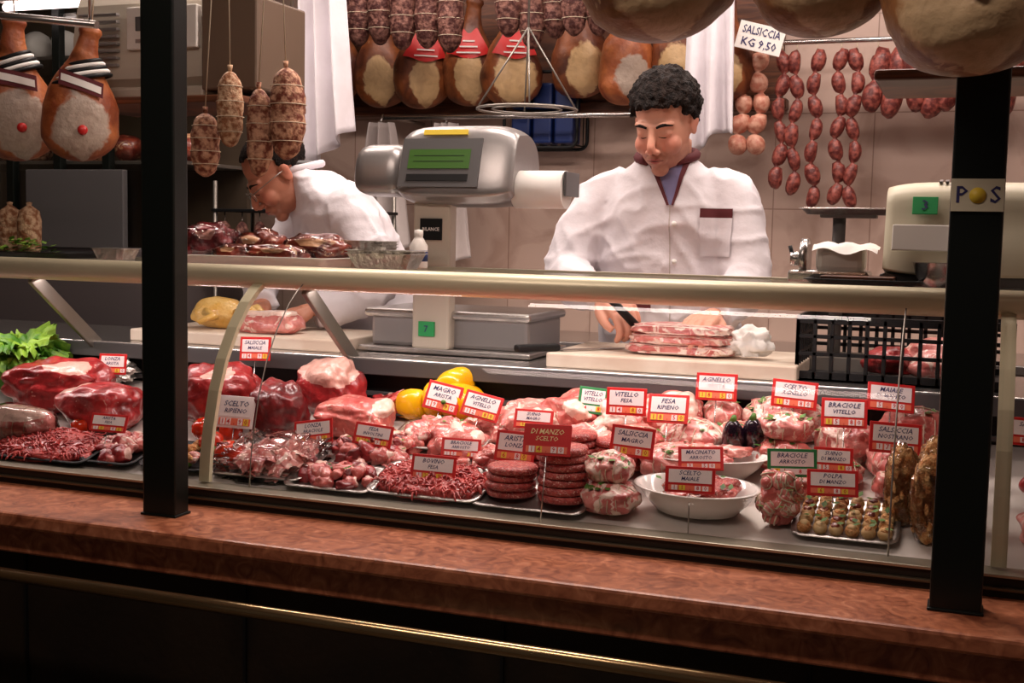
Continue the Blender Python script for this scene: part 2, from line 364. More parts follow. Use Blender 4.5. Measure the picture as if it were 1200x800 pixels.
b=O('worktop');b.box2((X0,2.47,1.19),(X1,2.87,1.21),'steel',.003);b.box2((X0,2.462,1.172),(X1,2.472,1.208),'greyd',.002);b.box2((X0,2.84,.15),(X1,2.86,1.19),'cabg',0);child(b)
b=O('top_bar');b.sweep([(X0,2.25,1.395),(X1,2.25,1.395)],.025,'bar',28);b.box2((X0,2.25,1.372),(X1,2.29,1.38),'greyd',.001);child(b)
b=O('glass_top');b.box2((X0,2.27,1.41),(X1,2.56,1.417),'glass',0);child(b)
b=O('glass_top_rear_edge');b.box2((X0,2.555,1.404),(X1,2.565,1.42),'alu',.001);child(b)
segs=[(-3.2,-2.14),(-2.13,-1.315),(-1.305,-.105),(-.1,.06),(.07,1.15)]
for a,c in segs:
    b=O('curved_glass');b.grid(lambda u,v:(a+(c-a)*u,)+tuple(V(GP[min(int(v*8),7)]).lerp(V(GP[min(int(v*8),7)+1]),v*8-min(int(v*8),7))),2,8,'glass');child(b)
for x,w in ((-1.42,.012),(.065,.012),(-2.5,.012)):
    b=O('curved_strut')
    pts=[(x,p[0]+.004,p[1]) for p in GP]
    for i in range(len(pts)-1):
        p,q=V(pts[i]),V(pts[i+1])
        v=[];n=V((0,(q-p).z,-(q-p).y)).normalized()*.011
        for s_ in (p,q):
            for dx in (-w,w):
                v.append(s_+V((dx,0,0)));v.append(s_+V((dx,0,0))+n)
        b.add(v,[[0,1,5,4],[2,6,7,3],[0,4,6,2],[1,3,7,5],[0,2,3,1],[4,5,7,6]],'bar',False)
    child(b)
for x in (-1.31,-.102):
    b=O('glass_seam');b.sweep([(x,p[0]-.001,p[1]) for p in GP],.0015,'steeld',6);child(b)
for x in (-2.05,-1.32,.12):
    b=O('bracket_arm');p,q=V((x-.02,2.26,1.375)),V((x+.02,2.5,1.185));d=(q-p)
    ang=math.atan2(d.z,d.y);b.box((p+q)/2,(.012,d.length,.034),'steeld',rot=(ang,0,0),bev=.002);child(b)
# ---------------------------------------------------------------- meat helpers
TI=math.atan(DS)
def on(name,x,y,yaw=0,lift=0): return O(name,(x,y,dz(y)+lift),(TI,0,math.radians(yaw)))
def strands(o,w,d,h,n,m,r=.0022,z0=.008,rr=R):
    for i in range(n):
        u=rr.uniform(-1,1);v=rr.uniform(-1,1)
        if u*u+v*v>1.15: continue
        x=u*w/2;y=v*d/2;z=z0+h*max(0,1-.55*(u*u+v*v))+rr.uniform(-.003,.004);a=rr.uniform(0,6.28);c=rr.uniform(-1,1)*90;L=rr.uniform(.012,.032)
        P=[];px,py=x,y
        for k in range(6):
            P.append((px,py,z+.004*math.sin(k*1.1+a)-.0012*abs(k-2)));px+=math.cos(a)*L/5;py+=math.sin(a)*L/5;a+=c*L/5
        o.sweep(P,[r*.6]+[r]*4+[r*.5],m,n=5)
def mince(name,x,y,w,d,h,m='mince',n=420,yaw=0,tray='silver'):
    o=on(name,x,y,yaw);o.tray(w,d,.014,tray)
    o.blob((0,0,.006),(w*.47,d*.46,h),m,amp=.15,freq=3,sub=4,flat=.1,sq=.75);strands(o,w*.9,d*.88,h,n,m);return o.obj()
def chunks(name,x,y,w,d,h,ms,n=36,s=.017,yaw=0,tray=None,herb=0):
    o=on(name,x,y,yaw)
    if tray: o.tray(w*1.05,d*1.05,.013,tray)
    for i in range(n):
        a=R.uniform(0,6.28);q=math.sqrt(R.random());lx=q*math.cos(a);ly=q*math.sin(a)
        z=.008+h*(1-q*q)*R.uniform(.4,1)
        k=R.uniform(.75,1.3)*s
        o.blob((lx*w*.44,ly*d*.44,z),(k*R.uniform(.8,1.5),k,k*R.uniform(.55,.9)),R.choice(ms),amp=.35,freq=1.5,sub=3,rot=(R.uniform(-.6,.6),R.uniform(-.6,.6),R.uniform(0,3)),sq=.85,fatf=(lambda p:.75 if p.z*.3+p.x>.75 else 0))
    for i in range(herb):
        a=R.uniform(0,6.28);q=math.sqrt(R.random());leaf(o,(q*math.cos(a)*w*.4,q*math.sin(a)*d*.4,.012+h*(1-q*q)+s*.4),.012)
    return o.obj()
def leaf(o,c,L,m='herb'):
    a=R.uniform(0,6.28);d=V((math.cos(a),math.sin(a),R.uniform(-.1,.5)))*L;n=V((-d.y,d.x,0))*.35;c=V(c)
    o.add([c,c+d*.5+n,c+d,c+d*.5-n],[[0,1,2,3]],m,False)
def cut(name,x,y,w,d,h,m,yaw=0,amp=.22,fatf=None,freq=1.5,seed=None,sq=.8,lift=0,wrap=False,string=0,pitch=0):
    o=O(name,(x,y,dz(y)+lift),(TI,0,math.radians(yaw)))
    sd=R.random()*99 if seed is None else seed
    o.blob((0,0,h*.42),(w/2,d/2,h*.56),m,amp=amp,freq=freq,sub=5,flat=.72,sq=sq,fatf=fatf,seed=sd,rot=(0,pitch,0))
    for i in range(string):
        t=-.75+1.5*(i+.5)/string;rr=math.sqrt(1-t*t*.8)**.8*1.03
        o.sweep([(t*w/2,d/2*rr*math.cos(a),max(0,h*.42+h*.57*rr*math.sin(a))) for a in [k*math.pi/10 for k in range(20)]],.0011,'rope',4,closed=True)
    if wrap:
        o.blob((0,0,h*.44),(w/2*1.07,d/2*1.07,h*.6),'wrap',amp=amp,freq=freq*1,sub=4,flat=.72,sq=sq,seed=sd)
    return o.obj()
fcap=lambda k:(lambda p:1.0 if p.z>k else 0.0)
fside=lambda dx,dy,dzz,k:(lambda p:1.0 if (p.x*dx+p.y*dy+p.z*dzz)>k else 0.0)
# --- left group
o=on('lettuce_head',-2.19,2.40,lift=.03)
for i in range(64):
    a=i*2.4;el=.05+1.4*(i/64);L=.075+.045*R.random();wd=.06
    def lf(u,v,a=a,el=el,L=L,wd=wd,ph=R.random()*6):
        r=L*v;w=(u-.5)*wd*math.sin(.3+2.1*v)*(1+.25*math.sin(v*14+ph));ruf=.010*v*math.sin(u*15+ph)*(.3+abs(u-.5)*2.4)+.006*math.sin(v*16+ph)
        e=el-.8*v*v*.8;x=r*math.cos(e)+.006*math.sin(u*13+ph)*v;z=r*math.sin(e)+ruf+.035
        return (x*math.cos(a)-w*math.sin(a),x*math.sin(a)*.9+w*math.cos(a),max(z,-.022))
    o.grid(lf,12,9,'lettuce')
o.obj()
cut('beef_shoulder',-2.03,2.33,.26,.13,.11,'beef',10,.3,fside(.3,-.2,.9,.9))
cut('rolled_veal',-2.0,2.16,.19,.10,.072,'pork',0,.12,fside(0,0,1,.6),string=5,wrap=True)
cut('beef_round',-1.84,2.26,.22,.13,.095,'beef',-8,.22,fside(-.6,0,.8,.9))
mince('ground_beef_tray',-1.87,2.115,.27,.14,.022,'mince',520,tray='black')
chunks('veal_pieces',-1.69,2.13,.13,.13,.02,['veal','pork','beef'],30,.016,tray='black')
o=O('foil_wrap',(-1.98,2.46,dz(2.46)));o.blob((0,0,.035),(.06,.03,.03),'foil',amp=.5,freq=3,sub=4);o.obj()
def tomato(x,y,r):
    o=on('tomato',x,y);o.lathe((0,0,r*.86),[(.001,-r*.8),(r*.5,-r*.82),(r*.9,-r*.45),(r,0),(r*.9,r*.45),(r*.55,r*.75),(r*.2,r*.72),(.001,r*.62)],'tomato',mod=lambda a,t:1+.03*math.cos(5*a))
    for k in range(5):
        a=k*1.257;o.add([(0,0,r*1.52),(r*.5*math.cos(a-.25),r*.5*math.sin(a-.25),r*1.62),(r*.75*math.cos(a),r*.75*math.sin(a),r*1.6),(r*.5*math.cos(a+.25),r*.5*math.sin(a+.25),r*1.62)],[[0,1,2,3]],'herb')
    o.obj()
tomato(-1.86,2.20,.022);tomato(-1.42,2.13,.03);tomato(-1.49,2.17,.028);tomato(-1.55,2.23,.028);tomato(-1.485,2.235,.026);tomato(-1.615,2.2,.024)
cut('beef_rump',-1.57,2.33,.19,.13,.13,'beef',15,.25,fside(0,-.3,1,.98))
cut('beef_loin',-1.40,2.30,.13,.11,.115,'beefd',-15,.25,fside(-.9,0,.4,.8))
cut('fat_capped_sirloin',-1.345,2.43,.17,.10,.12,'beef',-10,.25,fside(.2,-.2,.9,.45))
cut('veal_round',-1.235,2.33,.17,.12,.075,'veal',5,.22,fside(.8,0,.5,.85))
o=on('potato_bake_tray',-1.53,2.13);o.tray(.16,.12,.012,'black')
for i in range(22): o.blob((R.uniform(-.065,.065),R.uniform(-.045,.045),.014+R.random()*.012),(.014,.012,.009),R.choice(['bread','pork','bread','herb']),sub=3,amp=.3)
o.obj()
def slices(name,x,y,w,d,m,n=16,yaw=0,tray='silver',wrap=True,h=.02,herb=0):
    o=on(name,x,y,yaw);o.tray(w,d,.013,tray)
    for i in range(n):
        cx=R.uniform(-.36,.36)*w;cy=R.uniform(-.34,.34)*d;a=R.uniform(0,3.1);z=.01+h*R.random();L=R.uniform(.035,.055)
        ph=R.uniform(0,6)
        def fn(u,v,cx=cx,cy=cy,a=a,z=z,L=L,ph=ph):
            p=(u-.5)*L*1.6;q=(v-.5)*L*(1-.5*abs(u-.5));zz=z+.009*math.sin(u*6+ph)+.006*math.cos(v*5+ph)
            return (cx+p*math.cos(a)-q*math.sin(a),cy+p*math.sin(a)+q*math.cos(a),max(zz,.005))
        o.grid(fn,8,6,m if isinstance(m,str) else R.choice(m))
    for i in range(herb): leaf(o,(R.uniform(-.35,.35)*w,R.uniform(-.35,.35)*d,h+.018),.016)
    if wrap: o.blob((0,0,.008),(w*.5,d*.5,h+.022),'wrap',amp=.3,freq=5,sub=5,flat=.1,sq=.55)
    return o.obj()
slices('sliced_veal_tray',-1.33,2.145,.21,.15,['veal','pork','fatty'],34)
chunks('sliced_beef_tray',-1.155,2.105,.18,.10,.02,['beef','veal','veal','beefd'],46,.014,herb=10,tray='silver')
chunks('stew_meat_pile',-1.14,2.235,.20,.13,.035,['beef','beefd','veal'],60,.016,herb=8)
chunks('skewer_meat_tray',-1.19,2.44,.15,.09,.025,['beef','mince'],30,.015,tray='black')
def pepper(x,y,yaw,lift=0,k=1.0):
    o=on('yellow_pepper',x,y,yaw,lift)
    o.lathe((0,0,.036*k),[(.002*k,-.045*k),(.02*k,-.05*k),(.034*k,-.03*k),(.038*k,0),(.036*k,.025*k),(.026*k,.04*k),(.01*k,.036*k),(.004*k,.03*k)],'pepper',rot=(1.2,0,0),mod=lambda a,t:1+.09*math.cos(3*a)*math.sin(t*3))
    o.sweep([(0,-.03*k,.045*k),(0,-.045*k,.055*k),(.006,-.055*k,.06*k)],[.005,.004,.005],'herb',8);o.obj()
pepper(-1.08,2.43,20,0,1.1);pepper(-1.01,2.42,-25,.0,1.1);pepper(-1.14,2.41,70,0,.9);pepper(-1.055,2.445,160,.034,.95)
chunks('veal_rolls',-1.02,2.315,.20,.12,.03,['veal','pork','fatty'],34,.021,herb=12,tray='silver')
mince('ground_meat_tray',-.955,2.125,.23,.135,.026,'mince',620)
chunks('mixed_skewers',-.89,2.235,.13,.08,.02,['mincep','veal'],26,.014,tray='silver')
def burger(o,x,y,z,r=.048,h=.0145):
    sd=R.random()*50
    n=36;prof=[(.0005,0),(r*.6,0),(r*.93,.001),(r,h*.3),(r*.995,h*.7),(r*.93,h*.97),(r*.5,h*1.02),(.0005,h)]
    o.lathe((x,y,z),prof,'burger',n=n,mod=lambda a,t:1+.03*noise.noise(V((math.cos(a)*2.5,math.sin(a)*2.5,sd+t*3)))+.012*noise.noise(V((math.cos(a)*9,math.sin(a)*9,sd+t*9))))
o=O('hamburger_tray',(-.742,2.125,dz(2.125)),(TI*.9,0,0));o.tray(.215,.14,.01,'silver');o.obj()
def stack(x,y,n,lift=.006):
    o=O('hamburger_stack',(x,y,dz(y)+lift))
    for i in range(n): burger(o,R.uniform(-.003,.003),R.uniform(-.003,.003),i*.0148)
    o.obj()
stack(-.79,2.115,4,.004);stack(-.688,2.115,7,.004);stack(-.80,2.235,4);stack(-.705,2.235,5);stack(-.62,2.25,4)
def net_roast(x,y,w,d,h,m='fatty',n=6,yaw=0,lift=0,name='tied_roast',herb=8):
    o=O(name,(x,y,dz(y)+lift),(TI*.6,0,math.radians(yaw)));sd=R.random()*99
    o.blob((0,0,h*.48),(w/2,d/2,h*.54),m,amp=.2,freq=2.2,sub=4,sq=.9,seed=sd,fatf=lambda p:.5 if math.sin(p.x*11+sd)>.55 else 0)
    for i in range(n):
        t=-.8+1.6*(i+.5)/n;rr=math.sqrt(1-t*t)*.5+.5*math.sqrt(max(0,1-t*t));rr*=1.04
        o.sweep([(t*w/2+R.uniform(-.002,.002),d/2*rr*math.cos(k*math.pi/9),h*.48+h*.54*rr*math.sin(k*math.pi/9)) for k in range(18)],.001,'rope',4,closed=True)
    o.sweep([(w/2*1.03*math.cos(k*math.pi/12),0,h*.48+h*.56*math.sin(k*math.pi/12)) for k in range(24)],.001,'rope',4,closed=True)
    for i in range(herb):
        a=R.uniform(.3,2.8);leaf(o,(w*.42*math.cos(a),-d*.2,h*.5+h*.5*math.sin(a)),.018)
    return o.obj()
net_roast(-.592,2.105,.105,.09,.052);net_roast(-.60,2.12,.09,.08,.05,lift=.048)
net_roast(-.52,2.25,.11,.10,.06,'pork',5);net_roast(-.60,2.31,.12,.10,.065,'veal',4,20);net_roast(-.50,2.36,.13,.10,.065,'fatty',5,-10)
cut('pork_chops',-.84,2.38,.13,.12,.065,'pork',20,.35,fside(.5,-.4,.6,.75));cut('pork_chops',-.755,2.40,.14,.1,.085,'veal',-20,.35,fside(.5,-.4,.6,.75))
cut('pork_chops',-.90,2.37,.11,.10,.05,'pork',-30,.35)
cut('veal_shank',-.66,2.39,.12,.11,.08,'pork',30,.3,fside(-.5,-.6,.6,.7));cut('pork_shoulder',-.56,2.43,.14,.1,.09,'veal',0,.3,fside(.2,-.6,.7,.6))
chunks('osso_buco',-.70,2.32,.12,.09,.045,['pork','fatty','veal'],18,.024)
def bowl(name,x,y,w,d,h,yaw=0,lift=0):
    o=O(name,(x,y,dz(y)+lift),(TI*.4,0,math.radians(yaw)))
    P=[(.62,0),(.66,0),(.86,h*.5),(.97,h*.93),(1.03,h*.97),(1.03,h),(.95,h),(.82,h*.5),(.6,.006),(.001,.006)]
    o.lathe((0,0,0),P,'porc',n=48,sc=(w/2,d/2,1));return o
o=bowl('oval_bowl',-.44,2.135,.225,.14,.047,-4)
for i in range(26):
    a=R.uniform(0,6.28);q=math.sqrt(R.random())*.8;o.blob((q*math.cos(a)*.09,q*math.sin(a)*.05,.036+R.random()*.012),(.024,.018,.009),R.choice(['burger','mincep','veal','cured']),sub=3,amp=.35,rot=(0,0,a))
for i in range(14): leaf(o,(R.uniform(-.07,.07),R.uniform(-.04,.04),.054),.016)
o.obj()
o=bowl('oval_bowl',-.46,2.265,.25,.12,.045,4)
for i in range(26):
    a=R.uniform(0,6.28);q=math.sqrt(R.random())*.8;o.blob((q*math.cos(a)*.1,q*math.sin(a)*.045,.038+R.random()*.012),(.026,.018,.01),R.choice(['veal','fatty','pork']),sub=3,amp=.35,rot=(0,0,a))
for i in range(10): leaf(o,(R.uniform(-.07,.07),R.uniform(-.04,.04),.054),.016)
o.obj()
o=O('bacon_wrapped_rolls',(-.29,2.115,dz(2.115)),(TI*.5,0,0))
o.blob((0,.01,.045),(.034,.03,.048),'veal',amp=.2,freq=3,sub=4)
for i in range(22):
    th=R.uniform(-2.9,.1) ;zz=R.uniform(.012,.085);rad=.030*(1-.35*abs(zz-.04)/.05)
    c_=V((rad*math.cos(th),.01+rad*.9*math.sin(th),zz));dr=V((R.uniform(-1,1),R.uniform(-.3,.3),R.uniform(-.7,.7))).normalized()*.017
    o.capsule(c_-dr,c_+dr,.0115,R.choice(['veal','fatty','pork']),10)
    p=c_;n1=dr.normalized();n2=n1.cross(V((0,0,1))).normalized();n3=n1.cross(n2)
    for k in (-.5,0,.5): o.sweep([c_+dr*k+(n2*math.cos(q*.785)+n3*math.sin(q*.785))*.0119 for q in range(8)],.0014,'rope',4,closed=True)
    if i%2: leaf(o,c_+V((0,-.013,.004)),.014)
o.obj()
o=on('stuffed_mushroom_tray',-.178,2.142);o.tray(.17,.14,.01,'silver')
for j in range(5):
    for i in range(6):
        x=-.066+i*.0265;y=-.052+j*.025
        o.lathe((x,y,.008),[(.004,0),(.010,.001),(.0125,.007),(.0115,.012),(.009,.0155),(.001,.017)],'cap' if (i+j)%3 else 'bread',n=14,rot=(.2,0,0))
        o.blob((x,y,.022),(.009,.009,.005),R.choice(['bread','cap','cured']),sub=2,amp=.3)
        if R.random()<.8: leaf(o,(x,y-.004,.029),.015)
o.obj()
def breaded(x,y,h,r,yaw=0):
    o=O('breaded_meat_roll',(x,y,dz(y)),(0,0,math.radians(yaw)));o.blob((0,0,h*.5),(r,r*.9,h*.53),'bread',amp=.16,freq=2.4,sub=4,sq=.9);o.blob((0,0,h*.5),(r*1.06,r*.96,h*.54),'wrap',amp=.2,freq=4,sub=4,sq=.9);o.obj()
breaded(-.092,2.16,.13,.028);breaded(-.045,2.11,.14,.03);breaded(-.04,2.18,.14,.028)
for x,y in ((-.41,2.32),(-.375,2.335)):
    o=on('eggplant',x,y,lift=.02);o.blob((0,0,.032),(.022,.022,.042),'egg',amp=.03,sub=4);o.sweep([(0,0,.07),(.003,0,.082)],[.008,.004],'herb',8);o.obj()
net_roast(-.465,2.45,.08,.08,.075,'pork',6,90);net_roast(-.335,2.45,.16,.09,.085,'fatty',7)
net_roast(-.32,2.33,.11,.09,.055,'veal',4)
net_roast(-.315,2.34,.10,.08,.05,'fatty',4,15,lift=.05)
net_roast(-.205,2.38,.12,.10,.075,'fatty',5,-15);net_roast(-.215,2.28,.10,.08,.05,'veal',5,10)
net_roast(-.08,2.44,.14,.10,.085,'veal',6,5);net_roast(-.10,2.32,.12,.09,.07,'pork',5,-20);net_roast(-.11,2.245,.07,.06,.05,'veal',4)
net_roast(-.27,2.215,.07,.06,.045,'pork',4);net_roast(-.415,2.40,.09,.07,.05,'veal',5)
cut('beef_tenderloin',.22,2.3,.22,.12,.08,'beef',0);cut('pork_shoulder',.2,2.15,.2,.12,.06,'pork')
chunks('veal_pieces',-2.4,2.3,.3,.2,.05,['beef','veal'],50,.025)
# ---------------------------------------------------------------- price tags
TX=['ARROSTO','BRACIOLE','POLPA','SPEZZATINO','MACINATO','SCELTO','SUINO','BOVINO','VITELLO','RIPIENO','INVOLTINI','MAGRO','MAIALE','LONZA','FESA','AGNELLO','ARISTA','DI MANZO','SALSICCIA','NOSTRANO']
def tag(x,y,z,w=.085,h=.055,kind='r',yaw=0,tilt=12,roll=0):
    o=O('price_tag',(x,y,z),(-math.radians(tilt),math.radians(roll),math.radians(yaw)))
    bc={'r':'tagred','g':'taggreen','p':'tagpale','d':'tagred'}[kind]
    o.box((0,0,0),(w,.003,h),bc,bev=.001)
    fw,fh=w-.012,h-.011
    if kind!='d': o.box((0,-.0017,h*.13),(fw,.001,fh*.66),'tagpale',bev=0)
    ik='inkl' if kind=='d' else 'ink'
    o.text(R.choice(TX),(0,-.0026,h*.25),h*.23,ik,shear=.25,wmax=fw*.8);o.text(R.choice(TX),(0,-.0026,h*.03),h*.20,ik,shear=.2,wmax=fw*.8)
    o.box((0,-.0018,-h*.31),(fw,.0012,fh*.26),'tagor' if kind!='g' else 'tagpale',bev=0)
    dg=str(R.randint(5,19))+','+R.choice(['50','90','80'])
    for i,ch in enumerate(dg):
        px=(i-(len(dg)-1)/2)*.0135
        if ch!=',': o.box((px,-.0026,-h*.31),(.0105,.0008,fh*.24),'yellow' if R.random()<.35 else 'tagpale',bev=0)
        o.text(ch,(px,-.0033,-h*.31),h*.22,'tagred')
    L=max(.01,z-dz(y)-h/2+.012)
    o.sweep([(0,.001,-h/2+.004),(0,.001,-h/2-L)],.0011,'steel',6)
    o.obj()
T=[(-1.92,2.38,1.166,.07,.05,'r'),(-1.534,2.40,1.222,.08,.055,'r'),(-1.73,2.13,1.072,.085,.04,'r'),(-1.467,2.22,1.103,.085,.07,'p'),(-1.265,2.2,1.079,.09,.05,'r'),(-1.126,2.2,1.083,.085,.045,'r'),
(-.945,2.1,1.048,.09,.05,'r'),(-1.042,2.36,1.147,.08,.062,'r'),(-.94,2.33,1.139,.085,.055,'r'),(-.939,2.22,1.068,.08,.04,'r'),(-.804,2.17,1.09,.08,.06,'r'),(-.807,2.28,1.128,.08,.04,'r'),
(-.702,2.06,1.128,.088,.058,'d'),(-.708,2.36,1.163,.06,.055,'g'),(-.629,2.33,1.17,.08,.055,'r'),(-.539,2.31,1.1645,.08,.058,'r'),(-.58,2.2,1.113,.083,.058,'r'),(-.465,2.41,1.201,.083,.055,'r'),
(-.307,2.38,1.2,.087,.054,'r'),(-.206,2.31,1.18,.083,.055,'r'),(-.1285,2.38,1.206,.087,.054,'r'),(-.11,2.24,1.151,.09,.055,'r'),(-.449,2.2,1.092,.083,.045,'r'),(-.441,2.075,1.076,.087,.046,'r'),
(-.279,2.17,1.104,.087,.05,'g'),(-.215,2.24,1.103,.07,.045,'r'),(-.204,2.13,1.082,.087,.046,'r'),(.12,2.3,1.17,.085,.05,'r')]
for i,t in enumerate(T):
    tag(t[0],t[1],t[2],t[3],t[4],t[5],yaw=R.uniform(0,16),tilt=R.uniform(8,24),roll=R.uniform(-2,5) if i not in (4,7,8,5) else R.uniform(-16,14))
# ---------------------------------------------------------------- worktop things
o=O('cutting_board');o.box2((-.86,2.5,1.21),(-.32,2.82,1.242),'board',.004);o.obj()
o=O('cutting_board');o.box2((-1.98,2.52,1.21),(-1.38,2.83,1.24),'board',.004);o.obj()
o=O('pancetta_slab',(-.583,2.62,1.242),(0,0,-.05))
for k in range(3):
    o.blob((0,.0,.014+k*.021),(.118-.006*k,.07,.0125),['fatty','pork','fatty'][k],amp=.1,freq=3,sub=5,sq=.55,fatf=lambda p:.6 if math.sin(p.z*5+p.y*9+p.x*2)>.3 else 0)
o.obj()
o=O('paper_bag',(-.43,2.60,1.242));o.blob((0,0,.033),(.042,.03,.033),'paper',amp=.5,freq=2.5,sub=4,flat=.8);o.obj()
o=O('butcher_knife',(-.83,2.53,1.243),(0,0,.9))
o.add([(0,0,.0),(.16,0,0),(.19,.012,0),(0,.04,0),(0,0,.002),(.16,0,.0025),(.19,.012,.002),(0,.04,.002)],[[0,3,2,1],[4,5,6,7],[0,1,5,4],[1,2,6,5],[2,3,7,6],[3,0,4,7]],'steel',False)
o.box((-.055,.02,.008),(.11,.024,.016),'black',bev=.005);o.obj()
o=O('raw_chicken',(-1.80,2.66,1.24),(0,0,.3))
ck=mat('chicken_skin',srgb(220,168,66),.4,c2=srgb(230,192,116),scale=20,coat=.3,bump=.4,bscale=150)
o.blob((0,0,.038),(.08,.055,.042),ck,amp=.15,sub=4,flat=.85)
for s_ in (-1,1):
    o.sweep([(.05,s_*.035,.03),(.085,s_*.03,.045),(.11,s_*.02,.03)],[.024,.018,.008],ck,12);o.sweep([(-.03,s_*.045,.045),(.0,s_*.065,.035),(-.04,s_*.068,.02)],[.012,.012,.007],ck,10)
o.obj()
cutm=O('pork_side',(-1.63,2.61,1.24));cutm.blob((0,0,.025),(.09,.05,.03),'pork',amp=.2,sub=4,sq=.7,flat=.8,fatf=fcap(.6));cutm.obj()
o=O('plastic_crate',(-.12,2.68,1.21))
W,D_,H=.42,.28,.135
for (x0,x1,y0,y1) in ((-W/2,W/2,-D_/2,-D_/2+.008),(-W/2,W/2,D_/2-.008,D_/2),(-W/2,-W/2+.008,-D_/2,D_/2),(W/2-.008,W/2,-D_/2,D_/2)):
    for z0,z1 in ((0,.02),(.052,.06),(.088,.096),(.118,.135)): o.box2((x0,y0,z0),(x1,y1,z1),'black',.001)
    if x1-x0>.1:
        for i in range(13): x=x0+i*(W-.008)/12;o.box2((x,y0,.0),(x+.008,y1,.13),'black',.001)
    else:
        for i in range(9): y=y0+i*(D_-.008)/8;o.box2((x0,y,.0),(x1,y+.008,.13),'black',.001)
o.box2((-W/2,-D_/2,0),(W/2,D_/2,.006),'black',.001);o.obj()
o=O('meat_in_crate',(-.04,2.66,1.217));o.blob((0,0,.04),(.09,.07,.045),'pork',amp=.3,sub=4,flat=.8);o.blob((-.1,0,.03),(.06,.06,.03),'beef',amp=.3,sub=4,flat=.8);o.obj()
# ---------------------------------------------------------------- big scale
o=O('weighing_scale')
o.box2((-1.35,2.62,1.225),(-.945,2.86,1.30),'grey',.01);o.box2((-1.36,2.60,1.295),(-.935,2.87,1.315),'steel',.008)
o.box2((-1.37,2.59,1.212),(-.93,2.865,1.226),'steel',.004)
for x in (-1.33,-.96):
    for y in (2.63,2.83): o.cyl((x,y,1.21),(x,y,1.226),.012,'black')
o.box2((-1.225,2.585,1.225),(-1.13,2.625,1.58),'creamd',.006);o.box2((-1.205,2.58,1.48),(-1.15,2.586,1.53),'black',.001);o.text('BILANCE',(-1.177,2.579,1.505),.011,'paper');
for k in range(5): o.box2((-1.20,2.5805,1.36+k*.012),(-1.155,2.586,1.364+k*.012),'greyd',0)
o.box2((-1.205,2.578,1.255),(-1.165,2.586,1.29),'green',.001);o.text('7',(-1.185,2.577,1.272),.022,'ink')
def prism(o,prof,x0,x1,m,bulge=0,K=6,sm=False):
    n=len(prof);vs=[];fs=[];cy=sum(p[0] for p in prof)/n;cz=sum(p[1] for p in prof)/n
    for k in range(K+1):
        t=k/K;w=2*t-1;x=x0+(x1-x0)*(t if not sm else .5+.5*math.copysign(abs(w)**.5,w));w=(x-x0)/(x1-x0)*2-1;sc_=1-bulge*abs(w)**5
        for p in prof: vs.append((x,cy+(p[0]-cy)*sc_,cz+(p[1]-cz)*sc_))
    for k in range(K):
        for j in range(n): fs.append([k*n+j,k*n+(j+1)%n,(k+1)*n+(j+1)%n,(k+1)*n+j])
    fs.append(list(range(n))[::-1]);fs.append([K*n+j for j in range(n)]);o.add(vs,fs,m,sm)
    if sm: o.sm[-1]=False;o.sm[-2]=False
def smoothprof(P,k=4):
    n=len(P);out=[]
    for i in range(n):
        p0,p1,p2,p3=[V((P[(i+d)%n][0],P[(i+d)%n][1],0)) for d in (-1,0,1,2)]
        for j in range(k):
            t=j/k;q=.5*((2*p1)+(p2-p0)*t+(2*p0-5*p1+4*p2-p3)*t*t+(3*p1-p0-3*p2+p3)*t**3);out.append((q.x,q.y))
    return out
hp=[(2.55,1.60),(2.56,1.575),(2.60,1.56),(2.70,1.56),(2.76,1.58),(2.78,1.64),(2.76,1.71),(2.70,1.745),(2.63,1.745),(2.59,1.725)]
prism(o,smoothprof(hp),-1.262,-.975,'grey',.22,14,True)
prism(o,smoothprof([(2.58,1.61),(2.61,1.585),(2.70,1.585),(2.74,1.63),(2.73,1.68),(2.67,1.705),(2.60,1.69)]),-1.39,-1.262,'grey',.3,10,True)
def facebox(o,x0,x1,t0,t1,m,off,th=.002):
    a=V((0,2.55,1.60));b2=V((0,2.592,1.73));n=V((0,-(b2-a).z,(b2-a).y)).normalized()
    p=a.lerp(b2,t0)+n*off;q=a.lerp(b2,t1)+n*off
    v=[V((x0,p.y,p.z)),V((x1,p.y,p.z)),V((x1,q.y,q.z)),V((x0,q.y,q.z))];v+=[w-n*th for w in v]
    o.add(v,[[0,1,2,3],[0,4,5,1],[1,5,6,2],[2,6,7,3],[3,7,4,0]],m,False)
facebox(o,-1.248,-1.05,.0,.86,'greyd',.006,.01);facebox(o,-1.228,-1.075,.32,.66,'lcd',.008);facebox(o,-1.228,-1.075,.1,.22,'black',.008);facebox(o,-1.215,-1.09,.44,.45,'black',.0085);facebox(o,-1.215,-1.09,.54,.55,'black',.0085)
facebox(o,-1.20,-1.09,.93,1.02,'yellow',.006,.004)
o.cyl((-1.0,2.66,1.61),(-.985,2.66,1.61),.05,'greyd');o.cyl((-.985,2.63,1.60),(-.865,2.63,1.60),.043,'paper',32);o.cyl((-.99,2.63,1.60),(-.858,2.63,1.60),.012,'greyd')
o.box2((-.862,2.60,1.585),(-.856,2.70,1.64),'greyd',.002)
o.obj()
def ring(o,pts,r,m): o.sweep(pts,r,m,8,closed=True)
o=O('wire_wall_rack',(-1.43,4.1,1.80))
for y in (-.06,.06): ring(o,[(p.x,y,p.y+.13) for p in o.rrect(.27,.26,.03,0)],.006,'black')
for i in range(7): x=-.12+i*.04;o.sweep([(x,.06,.01),(x,-.06,.01)],.003,'black',6);o.sweep([(x,.06,0),(x,.06,.26)],.002,'black',6)
for x in (-.13,.13): o.sweep([(x,.06,.2),(x,.095,.2)],.004,'black',6);o.sweep([(x,-.06,.2),(x,.06,.2)],.004,'black',6)
